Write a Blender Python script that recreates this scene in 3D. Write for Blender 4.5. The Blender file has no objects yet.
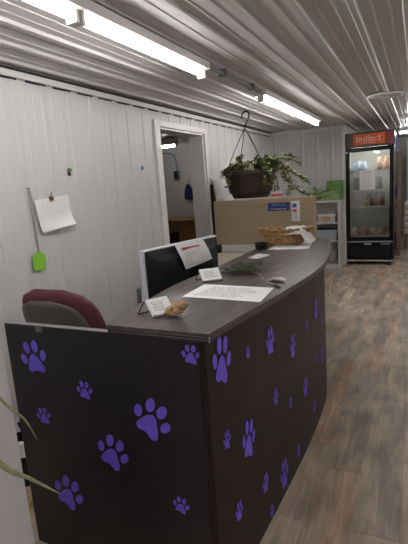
import bpy, bmesh, math, random
from mathutils import Matrix, Vector
random.seed(7)
S = bpy.context.scene
C = S.collection
PI = math.pi

# ---------------------------------------------------------------- camera
cam_d = bpy.data.cameras.new('camera'); cam = bpy.data.objects.new('camera', cam_d); C.objects.link(cam)
RT = Vector((0.904, 0.421, -0.071)).normalized()
FW = Vector((-0.426, 0.885, -0.188)); FW = (FW - FW.dot(RT) * RT).normalized()
UP = RT.cross(FW)
cam.matrix_world = Matrix(((RT.x, UP.x, -FW.x, 0), (RT.y, UP.y, -FW.y, 0), (RT.z, UP.z, -FW.z, 1.45), (0, 0, 0, 1)))
cam_d.sensor_fit = 'VERTICAL'; cam_d.sensor_height = 24.0; cam_d.lens = 449.57 / 544 * 24
cam_d.clip_start = 0.02; cam_d.clip_end = 100
S.camera = cam
# ---------------------------------------------------------------- world, exposure
w = bpy.data.worlds.new('world'); S.world = w; w.use_nodes = True
w.node_tree.nodes['Background'].inputs[0].default_value = (0.9, 0.93, 1, 1)
w.node_tree.nodes['Background'].inputs[1].default_value = 0.0
S.view_settings.view_transform = 'Standard'; S.view_settings.look = 'None'
S.view_settings.gamma = 1; S.view_settings.use_curve_mapping = False
S.view_settings.exposure = 1.42
TUBE = 13.0          # brightness of the fluorescent tubes
LIGHT_COL = (1.0, 0.985, 0.978)

# ---------------------------------------------------------------- materials
def mat(name, col, rough=0.6, metal=0.0, noise=0.0, nscale=20.0, stretch=(1, 1, 1), bump=0.0, bscale=60.0, spec=0.5, emit=None, es=0.0, trans=0.0, coat=0.0):
    m = bpy.data.materials.new(name); m.use_nodes = True; nt = m.node_tree; N = nt.nodes; L = nt.links
    b = N['Principled BSDF']
    b.inputs['Base Color'].default_value = (*col, 1); b.inputs['Roughness'].default_value = rough
    b.inputs['Metallic'].default_value = metal; b.inputs['Specular IOR Level'].default_value = spec
    b.inputs['Transmission Weight'].default_value = trans; b.inputs['Coat Weight'].default_value = coat
    if emit: b.inputs['Emission Color'].default_value = (*emit, 1); b.inputs['Emission Strength'].default_value = es
    tc = N.new('ShaderNodeTexCoord'); mp = N.new('ShaderNodeMapping'); mp.inputs['Scale'].default_value = stretch
    L.new(tc.outputs['Object'], mp.inputs[0])
    if noise > 0:
        n = N.new('ShaderNodeTexNoise'); n.inputs['Scale'].default_value = nscale; n.inputs['Detail'].default_value = 5
        L.new(mp.outputs[0], n.inputs['Vector'])
        r = N.new('ShaderNodeMapRange'); r.inputs['From Min'].default_value = .25; r.inputs['From Max'].default_value = .75
        r.inputs['To Min'].default_value = 1 - noise; r.inputs['To Max'].default_value = 1 + noise
        L.new(n.outputs['Fac'], r.inputs['Value'])
        v = N.new('ShaderNodeVectorMath'); v.operation = 'SCALE'; v.inputs[0].default_value = col
        L.new(r.outputs[0], v.inputs['Scale']); L.new(v.outputs[0], b.inputs['Base Color'])
    if bump > 0:
        n2 = N.new('ShaderNodeTexNoise'); n2.inputs['Scale'].default_value = bscale; n2.inputs['Detail'].default_value = 3
        L.new(mp.outputs[0], n2.inputs['Vector'])
        bp = N.new('ShaderNodeBump'); bp.inputs['Strength'].default_value = bump; bp.inputs['Distance'].default_value = 0.01
        L.new(n2.outputs['Fac'], bp.inputs['Height']); L.new(bp.outputs[0], b.inputs['Normal'])
    return m

def ramp(N, L, src, stops, interp='LINEAR'):
    r = N.new('ShaderNodeValToRGB'); r.color_ramp.interpolation = interp
    e = r.color_ramp.elements
    e[0].position = stops[0][0]; e[0].color = (*stops[0][1], 1)
    e[1].position = stops[-1][0]; e[1].color = (*stops[-1][1], 1)
    for p, c in stops[1:-1]:
        x = e.new(p); x.color = (*c, 1)
    L.new(src, r.inputs[0]); return r

M = {}
M['steel_wall'] = mat('white_painted_steel', (.54, .53, .525), .42, noise=.012, nscale=2, stretch=(1, 2, .6), bump=.02, bscale=5)
M['steel_ceiling'] = mat('white_painted_steel_ceiling', (.60, .585, .585), .42, noise=.02, nscale=3, stretch=(2, .6, 1), spec=.4)
M['trim'] = mat('white_trim', (.66, .64, .62), .4, noise=.03, nscale=8)
M['foam_gap'] = mat('dark_foam_closure', (.015, .014, .014), .9, noise=.2)
M['inner_wall'] = mat('inner_room_steel', (.52, .51, .50), .5, noise=.04, nscale=4)
M['lam_dark'] = mat('espresso_laminate', (.015, .0098, .0085), .40, spec=.28, noise=.30, nscale=14, stretch=(6, 6, .6), bump=.03, bscale=120)
M['lam_side'] = mat('espresso_laminate_side', (.0105, .0078, .0105), .38, noise=.35, nscale=9, stretch=(3, 3, .7), bump=.03, bscale=120)
M['lam_edge'] = mat('espresso_edge_banding', (.022, .018, .018), .4, noise=.2, nscale=30)
M['edge_line'] = mat('grey_edge_line', (.13, .12, .12), .35, noise=.1)
M['paw'] = mat('purple_vinyl', (.15, .095, .66), .45, noise=.08, nscale=80)
M['lam_top'] = None
M['black'] = mat('black_plastic', (.010, .010, .011), .40, spec=.35, noise=.15, nscale=40)
M['black_gloss'] = mat('black_enamel', (.008, .008, .009), .25, spec=.22, noise=.1, nscale=30)
M['silver'] = mat('silver_plastic', (.62, .64, .66), .35, noise=.04)
M['chrome'] = mat('brushed_metal', (.55, .55, .55), .3, metal=.9, noise=.05)
M['paper'] = mat('white_paper', (.78, .78, .78), .8, noise=.02, nscale=10)
M['ink'] = mat('grey_print', (.32, .32, .34), .8, noise=.1)
M['redink'] = mat('red_print', (.55, .06, .09), .7, noise=.1)
M['burgundy'] = mat('burgundy_fabric', (.105, .026, .040), .9, noise=.25, nscale=300, bump=.25, bscale=600)
M['shell'] = mat('taupe_plastic_shell', (.10, .088, .08), .55, noise=.1, nscale=60)
M['carton'] = mat('tan_cardboard', (.36, .275, .175), .85, noise=.05, nscale=6, stretch=(1, 1, 6))
M['carton_seam'] = mat('cardboard_seam', (.27, .20, .125), .85, noise=.05)
M['tape'] = mat('clear_tape', (.45, .36, .24), .3, noise=.03)
M['blue_label'] = mat('blue_label', (.022, .04, .19), .6, noise=.05)
M['cream_top'] = None
M['wicker'] = mat('wicker', (.40, .23, .10), .65, noise=.5, nscale=45, bump=.4, bscale=150)
M['cloth_white'] = mat('white_cloth', (.72, .71, .70), .9, noise=.05, nscale=15, bump=.3, bscale=30)
M['cloth_red'] = mat('faded_red_cloth', (.42, .13, .11), .9, noise=.3, nscale=30)
M['rock'] = mat('tan_stone', (.36, .23, .12), .85, noise=.4, nscale=40, bump=.6, bscale=60)
M['pot'] = mat('brown_plastic_pot', (.040, .026, .021), .45, noise=.1, nscale=20)
M['leaf'] = mat('green_leaf', (.13, .18, .055), .5, noise=.5, nscale=14)
M['leaf_pale'] = mat('yellow_green_leaf', (.30, .32, .13), .55, noise=.4, nscale=12)
M['leaf_dark'] = mat('dark_green_leaf', (.022, .034, .012), .7, spec=.2, noise=.3, nscale=30)
M['leaf_grass'] = mat('grassy_leaf', (.165, .19, .085), .5, noise=.25, nscale=40)
M['stem'] = mat('brown_stem', (.10, .06, .03), .7, noise=.2)
M['stem_pale'] = mat('pale_stem', (.30, .30, .20), .6, noise=.15)
M['soil'] = mat('dark_soil', (.03, .02, .015), .95, noise=.5, nscale=60)
M['green_swat'] = mat('lime_plastic', (.24, .56, .05), .45, noise=.06, nscale=50)
M['wire'] = mat('dark_wire', (.02, .02, .02), .4, metal=.3, noise=.1)
M['grey_metal'] = mat('grey_metal', (.22, .22, .23), .4, metal=.5, noise=.06)
M['navy'] = mat('navy_fabric', (.012, .016, .07), .9, noise=.2, nscale=50)
M['wood_orange'] = mat('honey_wood', (.36, .19, .075), .55, noise=.2, nscale=6, stretch=(8, 8, 1))
M['wood_brown'] = mat('brown_wood', (.22, .155, .11), .6, noise=.2, nscale=6, stretch=(8, 8, 1))
M['shelf_white'] = mat('white_melamine', (.62, .60, .57), .5, noise=.03)
M['green_box'] = mat('green_carton', (.10, .24, .05), .6, noise=.25, nscale=12)
M['green_box2'] = mat('pale_green_carton', (.20, .32, .13), .6, noise=.25, nscale=12)
M['amber'] = mat('brown_jar', (.20, .085, .03), .3, noise=.3, nscale=30)
M['tub'] = mat('cream_tub', (.55, .50, .47), .5, noise=.1, nscale=25)
M['bin'] = mat('blue_grey_bin', (.32, .37, .40), .5, noise=.06)
M['pink_bag'] = mat('grey_pink_bag', (.30, .27, .28), .6, noise=.4, nscale=18)
M['fr_inside'] = mat('cooler_liner', (.50, .50, .475), .5, noise=.04)
M['glass'] = None
M['orange_sign'] = mat('orange_sign', (.70, .125, .018), .5, noise=.05, nscale=10)
M['blue_pack'] = mat('blue_package', (.03, .08, .35), .5, noise=.5, nscale=14)
M['tan_pack'] = mat('tan_package', (.42, .25, .16), .6, noise=.4, nscale=25)
M['white_pack'] = mat('white_package', (.60, .54, .52), .6, noise=.25, nscale=14)
M['red_pack'] = mat('red_package', (.42, .02, .02), .5, noise=.2, nscale=20)
M['cabinet'] = mat('pale_grey_enamel', (.56, .555, .57), .5, noise=.02, nscale=4)
M['terracotta'] = mat('terracotta', (.35, .13, .06), .8, noise=.15)
M['yellow'] = mat('yellow_cord', (.55, .45, .08), .6, noise=.1)
M['pale_cord'] = mat('pale_cord', (.55, .47, .40), .7, noise=.1)
M['lamp_on'] = mat('lit_tube', (.9, .9, .9), .4, emit=LIGHT_COL, es=TUBE)
M['lamp_house'] = mat('white_enamel_housing', (.70, .69, .67), .35, noise=.03)
M['pale_blue'] = mat('pale_blue_plastic', (.30, .38, .48), .4, noise=.05)

def top_mat():
    m = bpy.data.materials.new('dark_wood_laminate_top'); m.use_nodes = True; nt = m.node_tree; N = nt.nodes; L = nt.links
    b = N['Principled BSDF']; tc = N.new('ShaderNodeTexCoord'); mp = N.new('ShaderNodeMapping')
    mp.inputs['Scale'].default_value = (1.2, 14, 14); mp.inputs['Rotation'].default_value = (0, 0, math.radians(90))
    mp.inputs['Scale'].default_value = (14, 1.1, 14); mp.inputs['Rotation'].default_value = (0, 0, 0)
    L.new(tc.outputs['Object'], mp.inputs[0])
    n = N.new('ShaderNodeTexNoise'); n.inputs['Scale'].default_value = 2.2; n.inputs['Detail'].default_value = 8; n.inputs['Distortion'].default_value = .6
    L.new(mp.outputs[0], n.inputs['Vector'])
    r = ramp(N, L, n.outputs['Fac'], [(.30, (.030, .022, .020)), (.5, (.062, .049, .045)), (.70, (.130, .106, .096))])
    L.new(r.outputs[0], b.inputs['Base Color'])
    b.inputs['Roughness'].default_value = .30; b.inputs['Specular IOR Level'].default_value = .6
    bp = N.new('ShaderNodeBump'); bp.inputs['Strength'].default_value = .12; bp.inputs['Distance'].default_value = .004
    L.new(n.outputs['Fac'], bp.inputs['Height']); L.new(bp.outputs[0], b.inputs['Normal'])
    return m
M['lam_top'] = top_mat()
M['cream_top'] = mat('cream_speckled_laminate', (.55, .50, .40), .5, noise=.22, nscale=30)

def floor_mat():
    m = bpy.data.materials.new('vinyl_plank_floor'); m.use_nodes = True; nt = m.node_tree; N = nt.nodes; L = nt.links
    b = N['Principled BSDF']; tc = N.new('ShaderNodeTexCoord'); sp = N.new('ShaderNodeSeparateXYZ'); L.new(tc.outputs['Object'], sp.inputs[0])
    def math_(op, a, bb=None, c=None):
        n = N.new('ShaderNodeMath'); n.operation = op
        for i, v in enumerate((a, bb, c)):
            if v is None: continue
            if isinstance(v, (int, float)): n.inputs[i].default_value = v
            else: L.new(v, n.inputs[i])
        return n.outputs[0]
    W, LN = .19, 1.22
    xr = math_('DIVIDE', math_('ADD', sp.outputs[0], .043), W); row = math_('FLOOR', xr)
    wn = N.new('ShaderNodeTexWhiteNoise'); wn.noise_dimensions = '1D'; L.new(row, wn.inputs['W'])
    yr = math_('ADD', math_('DIVIDE', sp.outputs[1], LN), math_('MULTIPLY', wn.outputs['Value'], 3.7)); col = math_('FLOOR', yr)
    cb = N.new('ShaderNodeCombineXYZ'); L.new(row, cb.inputs[0]); L.new(col, cb.inputs[1])
    w2 = N.new('ShaderNodeTexWhiteNoise'); w2.noise_dimensions = '3D'; L.new(cb.outputs[0], w2.inputs['Vector'])
    # two or three printed strips in each plank
    half = math_('FLOOR', math_('MULTIPLY', math_('FRACT', xr), 2.0))
    yb = math_('FLOOR', math_('MULTIPLY', yr, 2.0))
    cb3 = N.new('ShaderNodeCombineXYZ'); L.new(row, cb3.inputs[0]); L.new(yb, cb3.inputs[1]); L.new(math_('ADD', half, 5.0), cb3.inputs[2])
    w3 = N.new('ShaderNodeTexWhiteNoise'); w3.noise_dimensions = '3D'; L.new(cb3.outputs[0], w3.inputs['Vector'])
    tone = math_('ADD', math_('MULTIPLY', w2.outputs['Value'], .45), math_('MULTIPLY', w3.outputs['Value'], .55))
    r = ramp(N, L, tone, [(.0, (.22, .178, .142)), (.25, (.31, .25, .198)), (.42, (.37, .30, .232)), (.55, (.265, .222, .188)), (.66, (.37, .25, .165)), (.76, (.30, .245, .198)), (1., (.44, .37, .292))])
    # grain
    mp = N.new('ShaderNodeMapping'); mp.inputs['Scale'].default_value = (40, 3.0, 1); L.new(tc.outputs['Object'], mp.inputs[0])
    off = N.new('ShaderNodeVectorMath'); off.operation = 'ADD'; L.new(mp.outputs[0], off.inputs[0])
    sc = N.new('ShaderNodeVectorMath'); sc.operation = 'SCALE'; sc.inputs['Scale'].default_value = 7.3; L.new(cb3.outputs[0], sc.inputs[0]); L.new(sc.outputs[0], off.inputs[1])
    n = N.new('ShaderNodeTexNoise'); n.inputs['Scale'].default_value = 1.0; n.inputs['Detail'].default_value = 9; n.inputs['Roughness'].default_value = .65; n.inputs['Distortion'].default_value = 1.0
    L.new(off.outputs[0], n.inputs['Vector'])
    mr = N.new('ShaderNodeMapRange'); mr.inputs['From Min'].default_value = .25; mr.inputs['From Max'].default_value = .75; mr.inputs['To Min'].default_value = .66; mr.inputs['To Max'].default_value = 1.30
    L.new(n.outputs['Fac'], mr.inputs['Value'])
    mp2 = N.new('ShaderNodeMapping'); mp2.inputs['Scale'].default_value = (7, 2.4, 1); L.new(tc.outputs['Object'], mp2.inputs[0])
    n2 = N.new('ShaderNodeTexNoise'); n2.inputs['Scale'].default_value = 1.3; n2.inputs['Detail'].default_value = 6; L.new(mp2.outputs[0], n2.inputs['Vector'])
    mr2 = N.new('ShaderNodeMapRange'); mr2.inputs['From Min'].default_value = .3; mr2.inputs['From Max'].default_value = .7; mr2.inputs['To Min'].default_value = .62; mr2.inputs['To Max'].default_value = 1.30
    L.new(n2.outputs['Fac'], mr2.inputs['Value'])
    # seams
    fx = math_('FRACT', xr); fy = math_('FRACT', yr)
    sx = math_('GREATER_THAN', math_('ABSOLUTE', math_('SUBTRACT', fx, .5)), .488)
    sy = math_('GREATER_THAN', math_('ABSOLUTE', math_('SUBTRACT', fy, .5)), .4975)
    seam = math_('SUBTRACT', 1.0, math_('MULTIPLY', math_('MAXIMUM', math_('MULTIPLY', sx, .35), sy), .35))
    k = math_('MULTIPLY', math_('MULTIPLY', mr.outputs[0], mr2.outputs[0]), seam)
    v = N.new('ShaderNodeVectorMath'); v.operation = 'SCALE'; L.new(r.outputs[0], v.inputs[0]); L.new(math_('MULTIPLY', k, 1.36), v.inputs['Scale'])
    L.new(v.outputs[0], b.inputs['Base Color'])
    b.inputs['Roughness'].default_value = .5; b.inputs['Specular IOR Level'].default_value = .4
    bp = N.new('ShaderNodeBump'); bp.inputs['Strength'].default_value = .15; bp.inputs['Distance'].default_value = .003
    L.new(k, bp.inputs['Height']); L.new(bp.outputs[0], b.inputs['Normal'])
    return m
M['floor'] = floor_mat()

def glass_mat():
    m = bpy.data.materials.new('door_glass'); m.use_nodes = True; nt = m.node_tree; N = nt.nodes; L = nt.links
    out = N['Material Output']; N.remove(N['Principled BSDF'])
    t = N.new('ShaderNodeBsdfTransparent'); t.inputs[0].default_value = (.95, .96, .95, 1)
    g = N.new('ShaderNodeBsdfGlossy'); g.inputs['Roughness'].default_value = .04; g.inputs['Color'].default_value = (1, 1, 1, 1)
    f = N.new('ShaderNodeFresnel'); f.inputs[0].default_value = 1.6
    mx = N.new('ShaderNodeMixShader'); L.new(f.outputs[0], mx.inputs[0]); L.new(t.outputs[0], mx.inputs[1]); L.new(g.outputs[0], mx.inputs[2])
    L.new(mx.outputs[0], out.inputs[0]); return m
M['glass'] = glass_mat()

def header_mat():     # produce picture on the cooler's header: greens left, reds right
    m = bpy.data.materials.new('produce_print'); m.use_nodes = True; nt = m.node_tree; N = nt.nodes; L = nt.links
    b = N['Principled BSDF']; tc = N.new('ShaderNodeTexCoord'); sp = N.new('ShaderNodeSeparateXYZ'); L.new(tc.outputs['Object'], sp.inputs[0])
    mr = N.new('ShaderNodeMapRange'); mr.inputs['From Min'].default_value = 0.0; mr.inputs['From Max'].default_value = .73
    L.new(sp.outputs[0], mr.inputs['Value'])
    n = N.new('ShaderNodeTexNoise'); n.inputs['Scale'].default_value = 11; n.inputs['Detail'].default_value = 3; L.new(tc.outputs['Object'], n.inputs['Vector'])
    ad = N.new('ShaderNodeMath'); ad.operation = 'MULTIPLY_ADD'; ad.inputs[1].default_value = .30; L.new(n.outputs['Fac'], ad.inputs[0]); L.new(mr.outputs[0], ad.inputs[2])
    r = ramp(N, L, ad.outputs[0], [(.10, (.035, .035, .03)), (.18, (.06, .05, .035)), (.26, (.10, .10, .03)), (.36, (.07, .065, .03)), (.5, (.12, .08, .03)), (.80, (.06, .05, .035)), (.98, (.12, .035, .035)), (1.0, (.20, .03, .035))])
    L.new(r.outputs[0], b.inputs['Base Color']); b.inputs['Roughness'].default_value = .45
    return m
M['header'] = header_mat()

# ---------------------------------------------------------------- helpers
WM = {}           # world matrix of every object, so parts can be authored in world space
def wm(o): return WM.get(o.name, Matrix.Identity(4))
def tag(o, label=None, cat=None, group=None, kind=None):
    if label: o['label'] = label
    if cat: o['category'] = cat
    if group: o['group'] = group
    if kind: o['kind'] = kind
    return o
def obj(name, bm, m, parent=None, smooth=False, local=False, bevel=0, label=None, origin=None, recalc=True):
    if recalc: bmesh.ops.recalc_face_normals(bm, faces=bm.faces)
    if parent is not None and not local: bm.transform(wm(parent).inverted())
    if parent is None:
        o3 = origin
        if o3 is None:
            xs = [v.co.x for v in bm.verts]; ys = [v.co.y for v in bm.verts]; zs = [v.co.z for v in bm.verts]
            o3 = ((min(xs) + max(xs)) / 2, (min(ys) + max(ys)) / 2, min(zs))
        T = Matrix.Translation(o3); bm.transform(T.inverted())
    me = bpy.data.meshes.new(name); bm.to_mesh(me); bm.free()
    for mm in (m if isinstance(m, (list, tuple)) else [m]): me.materials.append(mm)
    if smooth:
        for p in me.polygons: p.use_smooth = True
    o = bpy.data.objects.new(name, me); C.objects.link(o)
    if parent is not None:
        o.parent = parent; WM[o.name] = wm(parent).copy()
    else:
        o.location = o3; WM[o.name] = T
    if bevel:
        md = o.modifiers.new('bevel', 'BEVEL'); md.width = bevel; md.segments = 2; md.limit_method = 'ANGLE'
    if label: o['label'] = label
    return o
def struct(name, bm, m, parent=None, **k):
    o = obj(name, bm, m, parent, origin=(0, 0, 0) if parent is None else None, **k)
    if parent is None: o['kind'] = 'structure'
    return o
def thing(name, label, cat, mtx, group=None):
    o = bpy.data.objects.new(name, None); C.objects.link(o)
    if not isinstance(mtx, Matrix): mtx = Matrix.Translation(mtx)
    o.matrix_world = mtx; WM[o.name] = mtx.copy(); o.empty_display_size = .1
    return tag(o, label, cat, group)
def B(): return bmesh.new()
def solid(bm, geom, thickness):
    bm.normal_update(); bmesh.ops.solidify(bm, geom=geom, thickness=thickness)
def box(bm, x0, x1, y0, y1, z0, z1, T=None, mi=0):
    vs = [bm.verts.new(Vector(p)) for p in ((x0, y0, z0), (x1, y0, z0), (x1, y1, z0), (x0, y1, z0), (x0, y0, z1), (x1, y0, z1), (x1, y1, z1), (x0, y1, z1))]
    if T is not None:
        for v in vs: v.co = T @ v.co
    for f in ((0, 3, 2, 1), (4, 5, 6, 7), (0, 1, 5, 4), (1, 2, 6, 5), (2, 3, 7, 6), (3, 0, 4, 7)):
        bm.faces.new([vs[i] for i in f]).material_index = mi
    return bm
def prism(bm, poly, z0, z1, T=None, mi=0):
    a = [bm.verts.new((x, y, z0)) for x, y in poly]; b = [bm.verts.new((x, y, z1)) for x, y in poly]
    if T is not None:
        for v in a + b: v.co = T @ v.co
    n = len(poly)
    bm.faces.new(a[::-1]).material_index = mi; bm.faces.new(b).material_index = mi
    for i in range(n): bm.faces.new((a[i], a[(i + 1) % n], b[(i + 1) % n], b[i])).material_index = mi
    return bm
def tube(bm, pts, r, seg=8, cap=True):
    pts = [Vector(p) for p in pts]; rs = r if isinstance(r, (list, tuple)) else [r] * len(pts)
    rings = []; prev = None
    for i, p in enumerate(pts):
        d = (pts[min(i + 1, len(pts) - 1)] - pts[max(i - 1, 0)]).normalized()
        if prev is None: a = d.orthogonal().normalized()
        else: a = (prev - prev.dot(d) * d).normalized()
        prev = a; b = d.cross(a)
        rings.append([bm.verts.new(p + rs[i] * (math.cos(t) * a + math.sin(t) * b)) for t in [2 * PI * k / seg for k in range(seg)]])
    for i in range(len(rings) - 1):
        for k in range(seg): bm.faces.new((rings[i][k], rings[i][(k + 1) % seg], rings[i + 1][(k + 1) % seg], rings[i + 1][k]))
    if cap: bm.faces.new(rings[0][::-1]); bm.faces.new(rings[-1])
    return bm
def lathe(bm, prof, seg=32, T=None, sx=1.0, sy=1.0, close=False):
    rings = []
    for r, z in prof:
        ring = [bm.verts.new((sx * r * math.cos(2 * PI * k / seg), sy * r * math.sin(2 * PI * k / seg), z)) for k in range(seg)]
        if T is not None:
            for v in ring: v.co = T @ v.co
        rings.append(ring)
    for i in range(len(rings) - 1):
        for k in range(seg): bm.faces.new((rings[i][k], rings[i][(k + 1) % seg], rings[i + 1][(k + 1) % seg], rings[i + 1][k]))
    if close:
        for k in range(seg): bm.faces.new((rings[-1][k], rings[-1][(k + 1) % seg], rings[0][(k + 1) % seg], rings[0][k]))
    else:
        bm.faces.new(rings[0][::-1]); bm.faces.new(rings[-1])
    return bm
def bez(p, n=10):
    p = [Vector(q) for q in p]; out = []
    for i in range(len(p) - 1):
        p0 = p[max(i - 1, 0)]; p1 = p[i]; p2 = p[i + 1]; p3 = p[min(i + 2, len(p) - 1)]
        for k in range(n):
            t = k / n
            out.append(.5 * ((2 * p1) + (-p0 + p2) * t + (2 * p0 - 5 * p1 + 4 * p2 - p3) * t * t + (-p0 + 3 * p1 - 3 * p2 + p3) * t ** 3))
    out.append(p[-1]); return out
def TR(x, y, z, rz=0, rx=0, ry=0):
    return Matrix.Translation((x, y, z)) @ Matrix.Rotation(rz, 4, 'Z') @ Matrix.Rotation(ry, 4, 'Y') @ Matrix.Rotation(rx, 4, 'X')
def text_bm(txt, size, T, depth=.0006, align='CENTER'):
    cu = bpy.data.curves.new('t', 'FONT'); cu.body = txt; cu.size = size; cu.extrude = depth; cu.align_x = align; cu.align_y = 'CENTER'
    ob = bpy.data.objects.new('t', cu); C.objects.link(ob)
    dg = bpy.context.evaluated_depsgraph_get(); me = bpy.data.meshes.new_from_object(ob.evaluated_get(dg))
    bpy.data.objects.remove(ob); bpy.data.curves.remove(cu)
    bm = B(); bm.from_mesh(me); bpy.data.meshes.remove(me); bm.transform(T); return bm
def lines_bm(bm, w_, h_, rows, T, t=.0004, lh=.35, gaps=True, rnd=None):
    rnd = rnd or random
    for i in range(rows):
        y = h_ / 2 - (i + .5) * h_ / rows; x = -w_ / 2; end = w_ / 2 * (rnd.uniform(.4, 1) if gaps else 1)
        while x < end:
            l = rnd.uniform(.03, .09) * w_ * 2 if gaps else w_
            x1 = min(x + l, end); box(bm, x, x1, y - h_ / rows * lh / 2, y + h_ / rows * lh / 2, 0, t, T); x = x1 + .02 * w_
    return bm

# ================================================================= SETTING
ZC = 2.252; XL = -2.25; YB = 7.6; XE = -1.06; WTH = .18
# floor
struct('floor', box(B(), -5.2, 3.4, -2.6, 12.2, -.05, 0), M['floor'])
# ribbed sheets: profile along one axis
def rib_profile(a0, a1, first, pitch, h, minor):
    pts = [(a0, 0)]
    k = math.floor((a0 - first) / pitch)
    evs = []
    while first + k * pitch < a1 + pitch:
        c = first + k * pitch
        evs.append((c, .023, .014, h))
        for q in minor: evs.append((c + q * pitch, .008, .004, h * .25))
        k += 1
    for c, wb, wt, hh in sorted(evs):
        if c - wb <= a0 or c + wb >= a1: continue
        pts += [(c - wb, 0), (c - wt, hh), (c + wt, hh), (c + wb, 0)]
    pts.append((a1, 0)); return pts
def rib_sheet(bm, prof, fn, b0, b1, sub=1):
    cols = [[bm.verts.new(fn(a, b0 + (b1 - b0) * j / sub, h)) for a, h in prof] for j in range(sub + 1)]
    for j in range(sub):
        for i in range(len(prof) - 1): bm.faces.new((cols[j][i], cols[j][i + 1], cols[j + 1][i + 1], cols[j + 1][i]))
    return bm
bm = B(); prof = rib_profile(-5.2, 3.4, -.297, .235, .015, (.33, .67))
rib_sheet(bm, prof, lambda a, b, h: (a, b, ZC - h), -2.6, 12.2)
box(bm, -5.2, 3.4, -2.6, 12.2, ZC + .002, ZC + .06)
struct('ceiling', bm, M['steel_ceiling'], recalc=False)
# left wall, with the doorway Y 3.91..4.86, top 2.03
DY0, DY1, DZ = 3.885, 4.90, 2.035
bm = B()
def wl(a0, a1, z0, z1):
    rib_sheet(bm, rib_profile(a0, a1, 2.163, .244, .007, (.33, .67)), lambda a, b, h: (XL + h, a, b), z0, z1)
    box(bm, XL - WTH, XL - .001, a0, a1, z0, z1)
wl(-2.6, DY0, 0, ZC); wl(DY1, YB, 0, ZC); wl(DY0, DY1, DZ, ZC)
wall_left = struct('wall_left', bm, M['steel_wall'], recalc=False)
scr = B()
for k in range(-1, 7):
    y = 2.163 + .244 * k - .012
    lathe(scr, [(.006, 0), (.004, .004)], 8, Matrix.Translation((XL + .0005, y, 1.512)) @ Matrix.Rotation(PI / 2, 4, 'Y'))
struct('screw_heads', scr, M['grey_metal'], wall_left)
# back wall
bm = B()
rib_sheet(bm, rib_profile(XL, XE, -2.25 + .06, .235, .007, (.33, .67)), lambda a, b, h: (a, YB - h, b), 0, ZC)
box(bm, XL - WTH, XE, YB + .001, YB + .12, 0, ZC)
struct('wall_back', bm, M['steel_wall'], recalc=False)
bm = B(); rib_sheet(bm, rib_profile(YB + .12, 12.2, YB + .3, .235, .013, (.33, .67)), lambda a, b, h: (XE + h, a, b), 0, ZC)
box(bm, XE - .12, XE - .001, YB + .12, 12.2, 0, ZC)
struct('wall_return', bm, M['steel_wall'], recalc=False)
bm = B(); rib_sheet(bm, rib_profile(-1.2, 3.4, 0, .235, .013, (.33, .67)), lambda a, b, h: (a, 12.15 - h, b), 0, ZC)
box(bm, -1.2, 3.4, 12.16, 12.3, 0, ZC); struct('wall_far', bm, M['steel_wall'], recalc=False)
bm = B(); rib_sheet(bm, rib_profile(-2.6, 12.2, 0, .235, .013, (.33, .67)), lambda a, b, h: (3.3 - h, a, b), 0, ZC)
box(bm, 3.301, 3.4, -2.6, 12.2, 0, ZC); struct('wall_right', bm, M['steel_wall'], recalc=False)
struct('wall_front', box(B(), -2.4, 3.4, -2.6, -2.5, 0, ZC), M['steel_wall'])
# room behind the doorway
struct('wall_inner_back', box(B(), -5.2, XL - WTH, YB, YB + .1, 0, ZC), M['inner_wall'])
struct('wall_inner_left', box(B(), -5.2, -5.1, 1.9, YB, 0, ZC), M['inner_wall'])
struct('wall_inner_front', box(B(), -5.2, XL - WTH, 1.9, 2.0, 0, ZC), M['inner_wall'])
# trims: channel and dark closure where walls meet the ceiling
bm = B(); box(bm, XL + .001, XL + .026, -2.5, YB - .03, 2.178, 2.216); struct('trim_1', bm, M['trim'])
bm = B(); box(bm, XL + .001, XL + .020, -2.5, YB - .03, 2.218, 2.234); struct('trim_2', bm, M['foam_gap'])
bm = B(); box(bm, XL + .03, XE, YB - .026, YB - .001, 2.186, 2.224); struct('trim_3', bm, M['trim'])
bm = B(); box(bm, XE - .03, XE + .016, YB - .018, YB + .12, 0, 2.23); struct('trim_4', bm, M['trim'])
bm = B(); box(bm, XL + .001, XL + .03, YB - .045, YB - .014, 0, 2.178); struct('trim_5', bm, M['trim'])
# row of short dark gaps between rib troughs and the channel
bm = B()
y = -2.4
while y < YB - .2:
    box(bm, XL + .0005, XL + .0115, y + .035, y + .20, 2.168, 2.1775); y += .244
struct('trim_6', bm, M['foam_gap'])
bm = B()
box(bm, XL - .001, XL + .024, DY0 - .10, DY0, 0, DZ + .055); box(bm, XL - .001, XL + .024, DY1, DY1 + .045, 0, DZ + .055)
box(bm, XL - .001, XL + .024, DY0, DY1, DZ, DZ + .055)
box(bm, XL - WTH, XL - .001, DY0, DY0 + .02, 0, DZ - .02); box(bm, XL - WTH, XL - .001, DY1 - .02, DY1 - .0, 0, DZ - .02)
box(bm, XL - WTH, XL - .001, DY0, DY1, DZ - .02, DZ)
struct('trim_7', bm, M['trim'], bevel=.003)

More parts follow.
